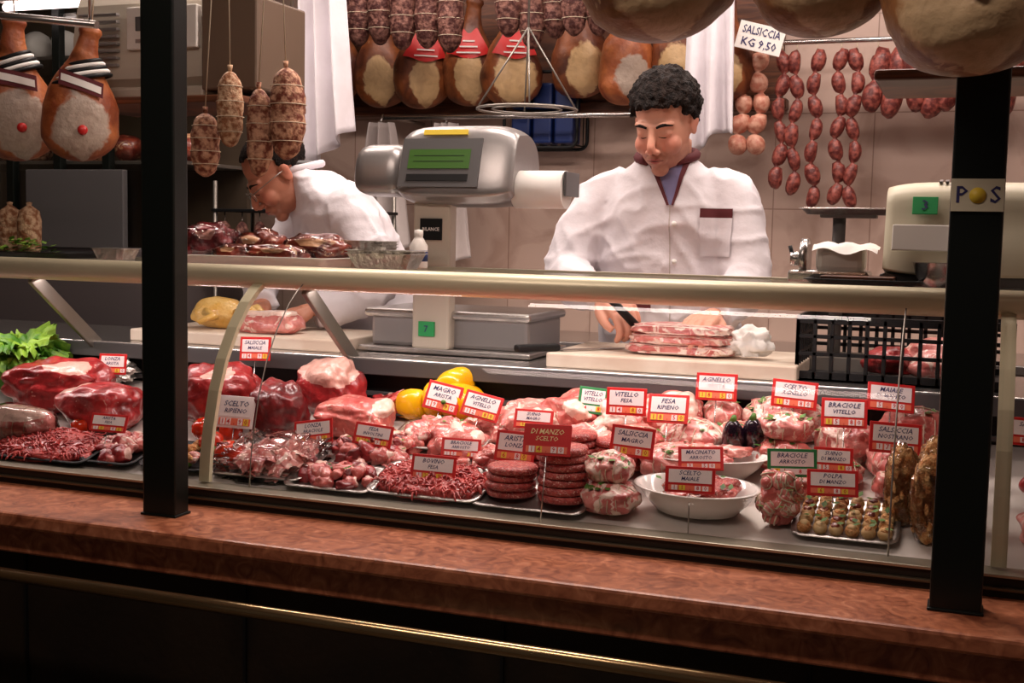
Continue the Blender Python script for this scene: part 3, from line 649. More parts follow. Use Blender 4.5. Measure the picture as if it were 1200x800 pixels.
for i in range(3):
    o.box((-.08+i*.08,0,.07),(.07,.09,.11),'blue',bev=.008);o.box((-.08+i*.08,0,.18),(.07,.09,.09),'blue',bev=.008)
o.obj()
# ---------------------------------------------------------------- things on glass top
ZT=1.417
o=O('meat_tray',(-1.51,2.41,ZT));o.tray(.42,.2,.02,'white',r=.02,flare=.014);o.obj()
def cured(x,y,w,d,h,m='cured',yaw=0,name='cured_meat'):
    o=O(name,(x,y,ZT+.004),(0,0,math.radians(yaw)));sd=R.random()*99
    o.blob((0,0,h*.46),(w/2,d/2,h*.55),m,amp=.25,freq=1.8,sub=4,sq=.8,flat=.8,seed=sd,fatf=fside(0,-.8,.4,.85));o.blob((0,0,h*.46),(w/2*1.06,d/2*1.06,h*.58),'wrap',amp=.3,freq=2.2,sub=4,sq=.8,flat=.75,seed=sd);o.obj()
cured(-1.655,2.40,.11,.12,.085,'beefd',20);cured(-1.54,2.44,.13,.10,.07,'cured',-10);cured(-1.39,2.43,.16,.1,.065,'cured',8);cured(-1.45,2.36,.15,.07,.04,'cured',4);cured(-1.56,2.35,.09,.06,.04,'cured',0)
def foilbox(x,y,w,d,h,n=1,yaw=0):
    o=O('foil_container',(x,y,ZT),(0,0,math.radians(yaw)))
    for k in range(n):
        vs=[];L=[]
        for (s_,z) in ((.78,0),(.98,h),(1.05,h),(1.05,h+.002),(.96,h+.001),(.76,.002)):
            L.append(o.rrect(w*s_,d*s_,.012,z+k*.006,14))
        n_=len(L[0])
        for li,l in enumerate(L):
            for j,p in enumerate(l):
                q=p.copy()
                if li in(0,1,4,5): q.x*=1+.012*(-1)**j;q.y*=1+.018*(-1)**j
                vs.append(q)
        fs=[[i*n_+j,i*n_+(j+1)%n_,(i+1)*n_+(j+1)%n_,(i+1)*n_+j] for i in range(5) for j in range(n_)]+[list(range(n_))[::-1],[5*n_+j for j in range(n_)]]
        o.add(vs,fs,'foil',False)
    o.obj()
foilbox(-1.2,2.40,.15,.11,.032,2,4);foilbox(-1.275,2.47,.1,.08,.045,3,-6);foilbox(-1.94,2.42,.09,.08,.025,1)
o=O('sauce_bottle',(-1.17,2.5,ZT));o.lathe((0,0,0),[(.02,0),(.021,.003),(.021,.05),(.012,.065),(.009,.07),(.01,.072),(.01,.085),(.001,.087)],'white',n=20);o.lathe((0,0,.015),[(.0214,0),(.0214,.025)],'blue',n=20);o.obj()
o=O('black_tray',(-2.24,2.42,ZT));o.tray(.46,.2,.014,'black');o.obj()
o=O('parsley_bunch',(-2.19,2.40,ZT+.006))
for i in range(110): leaf(o,(R.uniform(-.05,.05),R.uniform(-.04,.04),R.uniform(.004,.035)),.022,'lettuce')
o.obj()
for x,y in ((-2.32,2.48),(-2.262,2.485)):
    o=O('salami_chub',(x,y,ZT+.004));o.lathe((0,0,0),[(.001,0),(.024,.002),(.029,.015),(.030,.085),(.025,.11),(.006,.124),(.008,.131),(.001,.133)],'salpale',n=18);o.obj()
o=O('meat_slicer',(-.255,2.43,ZT))
o.box((0,0,.012),(.15,.11,.024),'steel',bev=.006);o.box((.02,.0,.045),(.09,.08,.05),'white',bev=.012);o.cyl((-.04,-.01,.045),(-.055,-.01,.045),.04,'steel',32);o.cyl((-.055,-.01,.045),(-.075,-.01,.045),.014,'steel');o.sweep([(-.07,-.01,.045),(-.078,-.01,.07)],.004,'black',8)
o.grid(lambda u,v:(-.03+u*.12,-.055+v*.095,.074+.006*math.sin(u*9)*math.cos(v*7)-.03*max(0,u-.8)-.05*max(0,.25-v)),12,10,'paper');o.obj()
o=O('serving_tray',(-.185,2.34,ZT));o.tray(.2,.12,.012,'black',r=.012);o.box((-.01,0,.011),(.13,.08,.012),'wood',bev=.002);o.obj()
o=O('steel_bowl',(-.06,2.35,ZT));o.lathe((0,0,0),[(.018,0),(.02,0),(.034,.02),(.04,.045),(.043,.046),(.038,.044),(.031,.02),(.001,.003)],'steel',n=32);o.obj()
o=O('label_scale',(-.0,2.46,ZT))
prism(o,smoothprof([(-.075,.02),(-.092,.035),(-.065,.125),(-.04,.185),(.05,.195),(.08,.15),(.08,.02)]),-.155,.17,'cream',.12,12,True)
o.box((0,0,.011),(.32,.16,.022),'greyd',bev=.004);o.box((-.09,-.0865,.09),(.10,.004,.05),'white',rot=(-.29,0,0),bev=.002);o.box((-.085,-.066,.15),(.045,.003,.035),'green',rot=(-.36,0,0),bev=.001);o.text('3',(-.085,-.0685,.15),.028,'ink',rot=(math.pi/2-.36,0,0))
for k in range(9): o.box((-.06+k*.011,.0,.1975),(.006,.06,.004),'grey',rot=(.1,0,0),bev=0)
o.obj()
o=O('pan_scale',(-.255,2.76,1.21));o.box((0,0,.02),(.14,.1,.04),'steeld',bev=.006);o.cyl((-.02,0,.04),(-.02,0,.34),.014,'greyd');o.tray(.2,.11,.014,'steel',c=(0,0,.345));o.box((0,0,.343),(.12,.05,.01),'greyd');o.obj()
# ---------------------------------------------------------------- shelves above
o=O('hanging_shelf');o.box2((-2.2,2.52,1.80),(-1.66,2.84,1.818),'wood',.004)
for x in (-2.15,-1.70): o.cyl((x,2.83,1.815),(x,2.83,2.9),.005,'steeld',10)
o.obj()
o=O('refrigeration_unit')
o.box2((-2.2,2.58,1.819),(-1.80,2.82,1.85),'creamd',.008);
prism(o,smoothprof([(2.60,1.85),(2.58,1.93),(2.60,2.06),(2.65,2.10),(2.80,2.09),(2.82,1.85)],3),-2.2,-1.80,'creamd',.02,6)
o.box2((-1.80,2.57,1.835),(-1.64,2.80,2.06),'brownp',.006)
o.box2((-2.02,2.566,1.94),(-1.81,2.59,2.045),'white',.003);o.box2((-1.99,2.562,1.985),(-1.90,2.568,2.02),'greyd',.001);o.box2((-1.88,2.562,1.985),(-1.86,2.568,2.005),'green',.001);o.box2((-1.99,2.562,1.955),(-1.85,2.568,1.965),'grey',.001)
for k in range(8): o.box2((-2.17,2.566,1.90+k*.018),(-2.05,2.58,1.907+k*.018),'grey',.001)
o.obj()
o=O('hanging_shelf');o.box2((-.165,2.1,1.762),(.5,2.38,1.78),'wood',.006)
for x in (.1,.45): o.cyl((x,2.35,1.775),(x,2.35,2.9),.005,'steeld',10)
o.obj()
# ---------------------------------------------------------------- hanging salami
def salami(x,y,z,hl,r,m='salami',top=2.35,bend=0,ax=None):
    o=O('hanging_salami',(x,y,z))
    N=18;P=[];Q=[];sd=R.random()*9
    for i in range(N+1):
        t=i/N;w=math.sin((t-.5)*math.pi);P.append((bend*(1-w*w),0,-w*hl));Q.append(max(.002,r*(1-abs(w)**3.0)**.5*(1+.05*math.sin(i*1.7+sd))))
    o.sweep(P,Q,m,16)
    o.sweep([(0,0,hl-.002),(0,0,hl+.014)],[.004,.006],m,8)
    for k in (-.6,-.2,.2,.6): 
        rr=r*(1-abs(k)**3.0)**.5*1.05;o.sweep([(bend*(1-k*k)+rr*math.cos(a*.52),rr*math.sin(a*.52),k*hl) for a in range(12)],.0009,'rope',4,closed=True)
    ax=x if ax is None else ax
    o.sweep([(0,0,hl+.01),(ax-x,0,top-z)],.0014,'rope',5)
    return o.obj()
salami(-1.396,2.3,1.745,.098,.038,'salami',2.35,.006,-1.42);salami(-1.463,2.3,1.705,.095,.029,'salami',2.35,.004,-1.425);salami(-1.536,2.3,1.757,.082,.029,'salpale',2.35,0,-1.545);salami(-1.60,2.3,1.68,.07,.032,'salami',2.35,0,-1.56)
o=O('hanging_rail');o.cyl((-1.75,2.3,2.362),(.3,2.3,2.362),.009,'steel')
for x in (-1.72,-.7,.25): o.cyl((x,2.3,2.36),(x,2.3,2.9),.006,'steel')
o.obj()
# ---------------------------------------------------------------- hams
KEY=[(0,.0),(.012,.32),(.045,.60),(.10,.83),(.18,.97),(.28,1.0),(.40,.95),(.52,.80),(.63,.58),(.73,.38),(.83,.28),(.91,.24),(.95,.30),(.98,.27),(1,.08)]
def ham(x,y,zb,L,r,m='ham',yaw=0,band=None,seal=True,top=2.4,name='hanging_ham',flat=.72,ribbon=None,fr=.36,fw=.92,lean=0,lump=.05):
    sd=R.random()*50
    o=O(name,(x,y,zb),(0,math.radians(lean),math.radians(yaw)));P=[];Q=[]
    for t,q in KEY: P.append((-.16*r*math.sin(t*3.2),.18*r*math.cos(t*3),L*t));Q.append(max(.002,q*r*(1+.07*noise.noise(V((sd,t*5,0))))))
    P,Q=interp(P,Q,3)
    zs=[p.z/L for p in P]
    def ff(i,c,s_):
        t=zs[i];d=((t-.25)/fr)**2+(c/fw)**2
        return max(0,min(1,1.15*(1-d)+.1)) if s_<.1 else 0.0
    k0=len(o.v);o.sweep(P,Q,m,32,flat=flat,up=(1,0,0),fatf=ff)
    for v in o.v[k0:]:
        d=noise.noise(V((v.x*14+sd,v.y*14,v.z*10)))*lump*1.2+noise.noise(V((v.x*34,v.y*34+sd,v.z*30)))*lump*.3
        v.x*=1+d;v.y*=1+d
    def at(t):
        j=min(range(len(zs)),key=lambda k:abs(zs[k]-t));return P[j],Q[j]
    if seal:
        p,q=at(.22);o.lathe((p.x+.05*r,p.y-q*flat*1.0,L*.22),[(.001,.010),(.009,.009),(.012,.004),(.012,-.012)],'red',n=16,rot=(math.pi/2,0,0))
    if band:
        for k,t in enumerate((.60,.63,.66,.69,.72)):
            p,q=at(t);rr=q*1.06
            o.sweep([(p.x+rr*math.cos(a*.35),p.y+rr*flat*math.sin(a*.35)*1.02,L*t+.3*rr*math.cos(a*.35)) for a in range(18)],[.0056]*18,band[k%len(band)],6,closed=True)
        # hanging paper label
        p,q=at(.56);o.grid(lambda u,v:(p.x+(u-.5)*r*1.1,p.y-q*flat-.010+.010*(2*(u-.5))**2,L*(.50+.11*v)-.25*(u-.5)*r),6,3,'maroon')
        o.grid(lambda u,v:(p.x+(u-.5)*r*1.0,p.y-q*flat-.012+.010*(2*(u-.5))**2,L*(.53+.05*v)-.25*(u-.5)*r),6,3,'paper')
    if ribbon:
        p,q=at(.5)
        o.grid(lambda u,v:(p.x+(u-.5)*r*1.5*(1-.65*v),at(.46+.2*v)[0].y-at(.46+.2*v)[1]*flat*math.sqrt(max(.2,1-(2*(u-.5)*.75*(1-.65*v))**2))-.005,L*(.44+.24*v)+.01*math.cos(u*6.28)),8,6,ribbon)
        for j in range(3): 
            pp,qq=at(.47+.055*j);o.box((p.x,pp.y-qq*flat-.008,L*(.47+.055*j)),(r*(.8-.2*j),.002,.005),'paper',bev=0)
    o.sweep([(P[-1].x,P[-1].y,L),(P[-1].x,P[-1].y,top-zb)],.002,'rope',5)
    return o.obj()
bw=['black','paper','black','paper','black']
ham(-2.28,2.50,1.66,.36,.10,'hamf',42,bw,top=2.465,lean=-4,fr=.33);ham(-2.07,2.46,1.655,.33,.094,'hamf',40,bw,top=2.465,lean=4,fr=.33)
o=O('hanging_rail');o.cyl((-3.2,2.48,2.475),(-1.85,2.48,2.475),.01,'steel');o.cyl((-2.95,2.48,2.475),(-2.95,2.48,2.9),.006,'steel');o.cyl((-1.88,2.48,2.475),(-1.88,2.48,2.9),.006,'steel');o.obj()
o=O('hook_rail');o.cyl((-2.75,2.36,2.06),(-1.9,2.31,1.955),.009,'steel')
for x,y,z in ((-2.7,2.357,2.05),(-1.92,2.311,1.96)): o.cyl((x,y,z),(x,y,2.9),.004,'steel')
o.obj()
ham(-.435,1.79,1.79,.42,.118,'hamp',15,None,top=2.555,flat=.85,fr=.42,fw=.95,lump=.1);ham(-.205,1.80,1.79,.42,.115,'hamp',10,None,top=2.555,seal=False,flat=.85,fr=.42,fw=.95,lump=.1);ham(-.0,1.75,1.725,.42,.12,'hamp',0,None,top=2.555,flat=.85,fr=.42,fw=.95,lump=.1)
o=O('ham_rail');o.cyl((-.9,1.78,2.565),(.6,1.78,2.565),.01,'steel')
for x in (-.8,.5): o.cyl((x,1.78,2.565),(x,1.78,2.9),.006,'steel')
o.obj()
o=O('wooden_backboard');o.box2((-2.4,4.15,1.96),(-.62,4.198,2.62),'wood',.004)
for x in (-2.0,-1.6,-1.2,-.9): o.box2((x,4.143,1.96),(x+.006,4.151,2.62),'black',0)
o.box2((-2.42,4.13,1.93),(-.6,4.198,1.965),'wood',.004);o.obj()
for i,x in enumerate((-2.20,-2.02,-1.84,-1.67,-1.50,-1.26,-1.09,-.92,-.77)):
    ham(x,3.98+.03*(i%2),1.935+(.03 if i in(0,5,7) else .01*(i%2)),.37,.104,'ham' if i not in(6,) else 'hamf',R.uniform(5,40),None,seal=False,top=2.505,ribbon='red' if i in(2,3,4) else None,flat=.75,fr=R.uniform(.24,.34),fw=R.uniform(.6,.9),lump=.09)
o=O('back_ham_rail');o.cyl((-2.35,3.98,2.515),(-.6,3.98,2.515),.01,'steel')
for x in (-2.3,-.65): o.cyl((x,3.98,2.515),(x,3.98,2.9),.006,'steel')
o.obj()
for i,x in enumerate((-2.05,-1.965,-1.885,-1.80,-1.715,-1.635,-1.42,-1.345,-1.27,-1.20,-1.125)):
    salami(x,3.7+R.uniform(-.02,.02),2.235+R.uniform(-.025,.025),.135,.044,'salamid',2.5)
o=O('salami_rail');o.cyl((-2.3,3.7,2.505),(-.9,3.7,2.505),.009,'steel')
for x in (-2.25,-.95): o.cyl((x,3.7,2.5),(x,3.7,2.9),.006,'steel')
o.obj()
o=O('utensil_rail');o.cyl((-2.0,3.95,1.90),(-.98,3.95,1.90),.009,'steel')
for x in (-1.95,-1.03): o.cyl((x,3.95,1.90),(x,4.2,1.90),.006,'steel')
o.obj()
o=O('hanging_hook_ring',(-1.10,3.0,1.82))
ring(o,[(.13*math.cos(a*.2618),.13*math.sin(a*.2618),0) for a in range(24)],.0035,'steeld');ring(o,[(.09*math.cos(a*.2618),.09*math.sin(a*.2618),0) for a in range(24)],.0025,'steeld')
for k in range(4):
    a=.4+k*math.pi/2;o.sweep([(.13*math.cos(a),.13*math.sin(a),0),(0,0,.21)],.0024,'steeld',6)
o.sweep([(0,0,.21),(0,0,1.08)],.003,'steeld',6);o.obj()
def links(x,y,zt,zb,r,m,n,off=.008,top=2.12,name='sausage_string'):
    o=O(name,(x,y,zb));L=(zt-zb);P=[];Q=[];K=8;ph=R.random()*6
    for i in range(n):
        f_=R.uniform(.88,1.08)
        for k in range(K):
            t=(i+k/K)/n;w=k/K;P.append((off*math.sin(i*2.1+w*3+ph),off*.5*math.cos(i*1.7+w+ph),L*t));Q.append(r*f_*max(.22,math.sin(w*math.pi)**.36))
    P.append((0,0,L));Q.append(r*.15);o.sweep(P,Q,m,12);o.sweep([(0,0,L),(0,0,top-zb)],.0015,'rope',5);o.obj()
for x in (-.725,-.668): links(x,4.0,2.10,1.77,.030,'sausp',5)
for x,zb,n in ((-.598,1.66,6),(-.553,1.64,6),(-.49,1.60,7),(-.415,1.61,7),(-.368,1.60,7)): links(x,4.0,2.10,zb,.0225,'saus',n)
for i,x in enumerate((-.305,-.25,-.195,-.14,-.085,-.03,.025,.08)): links(x,4.0,2.10,1.90-.02*(i%2),.034,'saus',2,.012)
o=O('sausage_rail');o.cyl((-.78,4.0,2.125),(.3,4.0,2.125),.008,'steel')
for x in (-.76,.28): o.cyl((x,4.0,2.125),(x,4.2,2.125),.006,'steel')
o.obj()
o=O('price_sign',(-.655,3.9,2.125),(0,math.radians(14),math.radians(8)));o.box((0,0,0),(.145,.003,.085),'paper',bev=.001);o.text('SALSICCIA',(0,-.003,.018),.035,'ink',wmax=.12);o.text('KG 9,50',(0,-.003,-.02),.036,'ink',wmax=.11);o.sweep([(0,0,.042),(0,.1,.0)],.002,'steel',5);o.obj()
def cloth(name,x,y,zt,zb,wt,wb,m='cloth',seed=0,folds=4,skew=0):
    o=O(name,(x,y,zb))
    def fn(u,v):
        w=wt+(wb-wt)*(1-v)**.8;z=(zt-zb)*v
        if v<.25: z-=.06*(1-v/.25)*math.sin(u*3.1+seed)
        return ((u-.5)*w+skew*(1-v),.028*math.sin(u*folds*6.28+seed+v*1.5)*(.5+.5*(1-v))+.012*math.sin(u*17+seed*3),z)
    o.grid(fn,48,24,m);o.sweep([(0,0,(zt-zb)),(0,.02,(zt-zb)+.03)],.004,'steel',6);ob=o.obj()
    md=ob.modifiers.new('t','SOLIDIFY');md.thickness=.003;return ob
cloth('hanging_coat',-1.95,3.4,2.42,1.76,.13,.2,'cloth',seed=1,skew=.02,folds=3);cloth('hanging_towel',-.775,3.72,2.35,1.76,.13,.17,'cloth',seed=2.2,folds=2.5)
cloth('hanging_apron',-1.98,3.9,1.88,1.42,.1,.24,'apron',.5,3);cloth('hanging_apron',-1.75,3.95,1.88,1.35,.08,.18,'apron',1.5,3)
o=O('back_counter');o.box2((-2.3,3.8,0),(1.0,4.198,1.12),'cabg',.004);o.box2((-2.3,3.77,1.12),(1.0,4.198,1.15),'steel',.004);o.obj()
o=O('refrigerated_cabinet')
o.box2((-3.5,3.3,0),(-2.4,3.75,1.42),'cabg',.006);o.box2((-3.5,3.7,1.42),(-2.4,3.75,2.5),'walld',0);o.box2((-3.5,3.3,2.4),(-2.4,3.75,2.5),'greyd',.004)
for x in (-3.5,-3.3,-3.1,-2.9,-2.7,-2.44): o.box2((x,3.3,1.42),(x+.03,3.33,2.4),'dark',.002)
for z in (1.7,2.05): o.box2((-3.5,3.34,z),(-2.4,3.7,z+.012),'steeld',.002)
for i in range(8): o.blob((-3.4+i*.13,3.5,2.12),(.05,.06,.055),R.choice(['salami','ham','cured','paper']),amp=.15,sub=3)
for i in range(8): o.blob((-3.4+i*.13,3.5,1.765),(.05,.06,.05),R.choice(['salami','paper','cured']),amp=.15,sub=3)
o.box2((-3.47,3.312,1.43),(-2.43,3.318,2.39),'glass',0);o.box2((-3.0,3.28,1.42),(-2.6,3.305,1.68),'greyd',.003);o.obj()
o=O('meat_rack',(-2.05,3.5,1.15))
for z in (.22,.4): o.box2((-.28,-.12,z),(.28,.12,z+.01),'black',.002)
for x in (-.27,.27):
    for y in (-.11,.11): o.cyl((x,y,-.999),(x,y,.5),.007,'steeld',8)
for i in range(9): o.blob((-.24+i*.06,R.uniform(-.05,.05),.26+.02*R.random()),(.035,.05,.03),R.choice(['cured','beefd']),amp=.3,sub=3)
for i in range(8): o.sweep([(-.24+i*.066,-.1,.4),(-.24+i*.066,-.1,.36)],.002,'steel',5);o.blob((-.24+i*.066,-.1,.335),(.02,.02,.035),'salamid',sub=3)
o.obj()
# ---------------------------------------------------------------- people
def loft(o,secs,yaw,m,n=32):
    vs=[];fs=[];c,s_=math.cos(yaw),math.sin(yaw)
    for (cx,cy,cz,rx,ry) in secs:
        for j in range(n):
            a=2*math.pi*j/n;ca,sa=math.cos(a),math.sin(a);x=rx*math.copysign(abs(ca)**.85,ca);y=ry*math.copysign(abs(sa)**.85,sa);vs.append((cx+x*c-y*s_,cy+x*s_+y*c,cz))
    N=len(secs)
    for i in range(N-1):
        for j in range(n): fs.append([i*n+j,i*n+(j+1)%n,(i+1)*n+(j+1)%n,(i+1)*n+j])
    fs.append(list(range(n))[::-1]);fs.append([(N-1)*n+j for j in range(n)]);o.add(vs,fs,m)
def hand(name,parent,wrist,f,n,side,mt,curl=1.0,spread=1):
    f=V(f).normalized();n=V(n);n=(n-f*n.dot(f)).normalized();s_=f.cross(n)*side
    w=V(wrist);o=O(name)
    offs=[.030,.010,-.010,-.028];lens=[.070,.078,.072,.056];kn=[.088,.092,.088,.080]
    P,q=interp([w-f*.03,w,w+f*.03],[.024,.023,.024],3);o.sweep(P,q,mt,12,flat=.8,up=tuple(s_))
    for i in range(4):
        k=w+f*kn[i]+s_*offs[i]+n*(.004-.004*abs(i-1.3))
        o.sweep([w+f*.01+s_*offs[i]*.5,w+f*.05+s_*offs[i]*.85,k],[.015,.0145,.0115],mt,10)
        p=k;P=[p];a=0;ph=[.45,.31,.24]
        for j in range(3):
            a+=math.radians([32,38,28][j])*curl*(1+.1*i);d=f*math.cos(a)-n*math.sin(a)+s_*offs[i]*1.5*spread*(j==0);p=p+d.normalized()*lens[i]*ph[j];P.append(p)
        rr=[.0105,.0095,.0085,.0072] if i<3 else [.0095,.0085,.0075,.0064]
        PP,q=interp(P,rr,4);e=(PP[-1]-PP[-2]).normalized();PP.append(PP[-1]+e*.004);q.append(.004);o.sweep(PP,q,mt,10)
    t0=w+f*.02+s_*.018-n*.004;t1=w+f*.045+s_*.040-n*.012;t2=w+f*.078+s_*.048-n*.022;t3=w+f*.10+s_*.040-n*.032
    PP,q=interp([t0,t1,t2,t3],[.017,.0135,.011,.008],4);o.sweep(PP,q,mt,10)
    return remesh(name,o,.0028,3,mt,parent)
def head(parent,c,yaw,pitch,mt,style,neckto,S=.94):
    c=V(c);E=(Matrix.Rotation(yaw,3,'Z')@Matrix.Rotation(pitch,3,'X'))*S
    W=lambda p:E@V(p)+c
    o=O('head')
    def el(p,r):
        v,f=ico(4);o.add([W((q.x*r[0]+p[0],q.y*r[1]+p[1],q.z*r[2]+p[2])) for q in v],f,mt)
    def tb(P,q): P,q=interp(P,q,4);o.sweep([W(p) for p in P],q,mt,12)
    el((0,.02,.04),(.073,.094,.078));el((0,-.012,-.012),(.065,.078,.085));el((0,-.024,-.066),(.054,.056,.044));el((0,-.066,-.098),(.023,.02,.019))
    for s_ in (-1,1):
        el((s_*.034,-.058,-.034),(.027,.028,.028));el((s_*.073,.010,-.008),(.007,.016,.027));el((s_*.079,.016,.002),(.006,.012,.016));el((s_*.0115,-.098,-.042),(.009,.011,.0075));el((s_*.040,-.014,-.058),(.020,.045,.036))
        el((s_*.030,-.072,-.001),(.0155,.0125,.0115))
    tb([(0,-.080,.02),(0,-.092,-.004),(0,-.106,-.028),(0,-.105,-.041)],[.008,.0082,.0105,.0105])
    tb([(-.050,-.060,.019),(-.03,-.077,.022),(-.012,-.080,.018),(.012,-.080,.018),(.03,-.077,.022),(.050,-.060,.019)],[.007,.0085,.007,.007,.0085,.007])
    el((0,-.078,-.066),(.028,.018,.018))
    nb=V(neckto);a=W((0,.02,-.05));P,q=interp([a,a.lerp(nb,.5),nb],[.054,.054,.060],4);o.sweep(P,q,mt,20)
    hd=remesh('head',o,.0035,4,mt,parent)
    me=hd.data;bv=BVHTree.FromPolygons([v.co+hd.location for v in me.vertices],[tuple(p.vertices) for p in me.polygons])
    Ei=E.inverted();be=[];ru=[]
    ss=lambda a,b,x:max(0,min(1,(x-a)/(b-a)))
    for v in me.vertices:
        q=Ei@(v.co+hd.location-c)
        g=ss(-.028,-.060,q.z)*ss(.02,-.005,q.y)*(1-ss(-.115,-.13,q.z))
        if abs(q.x)<.012 and q.z>-.052: g*=.4
        g=max(g,.8*ss(-.043,-.05,q.z)*(1 if abs(q.x)<.026 and q.y<-.07 and q.z>-.062 else 0))
        be.append(g*(.9+.2*noise.noise(q*150)));r_=max(0,1-((V((abs(q.x),q.y,q.z))-V((.042,-.075,-.028))).length/.032)**2)
        r2=max(0,1-((q-V((0,-.115,-.036))).length/.022)**2);ea=1 if abs(q.x)>.076 and abs(q.z)<.04 else 0
        ru.append(min(1,.55*r_+.5*r2+.4*ea))
    for nm,dt in (('beard',be),('ruddy',ru)): me.attributes.new(nm,'FLOAT','POINT').data.foreach_set('value',dt)
    d=O('face_details');fwd=(E@V((0,1,0))).normalized()
    def surf(x,z,off=0):
        h=bv.ray_cast(W((x,-.25,z)),fwd);return (h[0]-fwd*off) if h[0] else W((x,-.1,z))
    def t2(P,q,m,off=0,n=8,flat=1):
        P,q=interp([surf(x,z,off) for x,z in P],q,4);d.sweep(P,q,m,n,flat=flat)
    t2([(-.023,-.0665),(-.008,-.0625),(0,-.064),(.008,-.0625),(.023,-.0665)],[.0008,.0028,.0024,.0028,.0008],'lip',-.0008)
    t2([(-.020,-.068),(0,-.0705),(.020,-.068)],[.0008,.0038,.0008],'lip',-.0014)
    t2([(-.022,-.0668),(0,-.0665),(.022,-.0668)],[.0006,.0009,.0006],'maroon',.0012,6)
    for s_ in (-1,1):
        t2([(s_*.016,-.006),(s_*.030,-.010),(s_*.044,-.005)],[.0006,.0013,.0006],'hair',0,6)
        t2([(s_*.013,.017),(s_*.030,.023),(s_*.050,.017)],[.0028,.0042,.0018],'hair',-.001)
    if style=='glasses':
        for s_ in (-1,1):
            d.sweep([W((s_*.034+.021*math.cos(a*.35),-.100+.002*abs(math.cos(a*.35)),-.004+.015*math.sin(a*.35))) for a in range(18)],.0013,'steeld',6,closed=True);d.sweep([W((s_*.055,-.098,.003)),W((s_*.078,-.04,.004)),W((s_*.08,.02,.002))],.0013,'steeld',6)
        d.sweep([W((-.013,-.100,0)),W((0,-.108,.002)),W((.013,-.100,0))],.0013,'steeld',6)
    d.obj(parent)
    h=O('hair');rr=random.Random(3);n_=2000
    for i in range(n_):
        z=1-2*(i+.5)/n_;a=i*2.399963;q=math.sqrt(1-z*z);ux,uy,uz=q*math.cos(a),q*math.sin(a),z
        if uz<-.75: continue
        p=V((ux*.074,uy*.095+.02,uz*.079+.041));jit=rr.uniform(-.005,.005)
        if style!='glasses': lim=.062 if uy<-.5 else (.032 if uy<-.15 else (-.012 if uy<.12 else -.048));k=rr.uniform(.0048,.0075);lift=.0
        else: lim=.088 if uy<-.55 else (.062 if uy<-.15 else (.0 if uy<.2 else -.048));k=rr.uniform(.0042,.0055);lift=.0
        if p.z<lim+jit: continue
        if style!='glasses':
            nz_=noise.noise(p*70);w=V((ux,uy,uz))*(lift+.006+.007*max(0,uz)+.009*nz_+rr.uniform(0,.005))
            v,f=ico(1);h.add([W(x*.007+p+V((ux,uy,uz))*.001) for x in v],f,'hair')
        else: w=V((ux,uy,uz))*rr.uniform(0,.003)
        v,f=ico(1);h.add([W(x*k+p+w) for x in v],f,'hair')
    remesh('hair',h,.0026 if style!='glasses' else .003,0 if style!='glasses' else 1,'hair',parent);return hd
def wr(p,n):
    a=noise.noise(V((p.x*7,p.y*7,p.z*4)));b=1-abs(noise.noise(V((p.x*13+p.z*5,p.y*13,p.z*7+5))))*2;c=1-abs(noise.noise(V((p.x*6-p.z*9,p.y*8,p.z*14+9))))*2
    return .007*a+.006*b**3+.006*c**3-.005
def patch(o,bvh,cs,m,off=.003,nu=8,nv=8,dirv=(0,1,0),y0=2.2):
    A,B,C,D_=[V((c[0],0,c[1])) for c in cs];last=[2.88]
    def fn(u,v):
        v=1-v
        p=A.lerp(B,u).lerp(D_.lerp(C,u),v);p.y=y0;h=bvh.ray_cast(p,V(dirv))
        if h[0]: last[0]=h[0].y;return h[0]-V(dirv)*off
        p.y=last[0];return p-V(dirv)*off
    o.grid(fn,nu,nv,m)
def bvh_of(ob):
    me=ob.data;return BVHTree.FromPolygons([v.co+ob.location for v in me.vertices],[tuple(p.vertices) for p in me.polygons])
def arm(o,P,r):
    P,q=interp(P,r,6);o.sweep(P,q,'cloth',20)
def legs(parent,cx,cy,yaw):
    o=O('trousers');c,s_=math.cos(yaw),math.sin(yaw)
    for k in (-1,1):
        x=cx+k*.10*c;y=cy+k*.10*s_;P,q=interp([(x,y,1.05),(x,y,.62),(x,y,.24)],[.085,.068,.055],6);o.sweep(P,q,'trouser',16)
    o.blob((cx,cy,1.02),(.16,.11,.12),'trouser',amp=0,sub=3);remesh('trousers',o,.012,3,'trouser',parent)
    d=O('shoes')
    for k in (-1,1):
        x=cx+k*.10*c;y=cy+k*.10*s_;fx,fy=s_,-c
        d.blob((x+fx*.03,y+fy*.03,.19),(.05,.05,.05),'black',amp=0,sub=3,flat=.8);d.blob((x+fx*.05,y+fy*.05,.182),(.045,.055,.035),'black',amp=0,sub=3,flat=.8)
    d.obj(parent)
pe=empty('butcher')
o=O('c');cx=-.705
loft(o,[(cx,3.05,.72,.20,.15),(cx,3.04,.95,.19,.145),(cx,3.025,1.15,.175,.135),(cx,3.0,1.32,.178,.132),(cx-.002,2.985,1.45,.185,.13),(cx-.004,2.965,1.54,.182,.12),(cx-.005,2.955,1.60,.160,.10),(cx-.005,2.95,1.643,.125,.085),(cx-.003,2.935,1.678,.082,.07),(cx,2.925,1.70,.062,.062)],0,'cloth')
arm(o,[(-.80,2.96,1.605),(-.862,2.95,1.597),(-.918,2.92,1.50),(-.942,2.89,1.405),(-.88,2.79,1.375),(-.80,2.70,1.365)],[.055,.066,.062,.060,.053,.043])
arm(o,[(-.61,2.96,1.605),(-.555,2.95,1.597),(-.515,2.92,1.50),(-.500,2.89,1.40),(-.515,2.80,1.345),(-.535,2.715,1.315)],[.055,.066,.062,.060,.053,.043])
coat=remesh('coat',o,.007,4,'cloth',pe,wr)
bv=bvh_of(coat);d=O('coat_details')
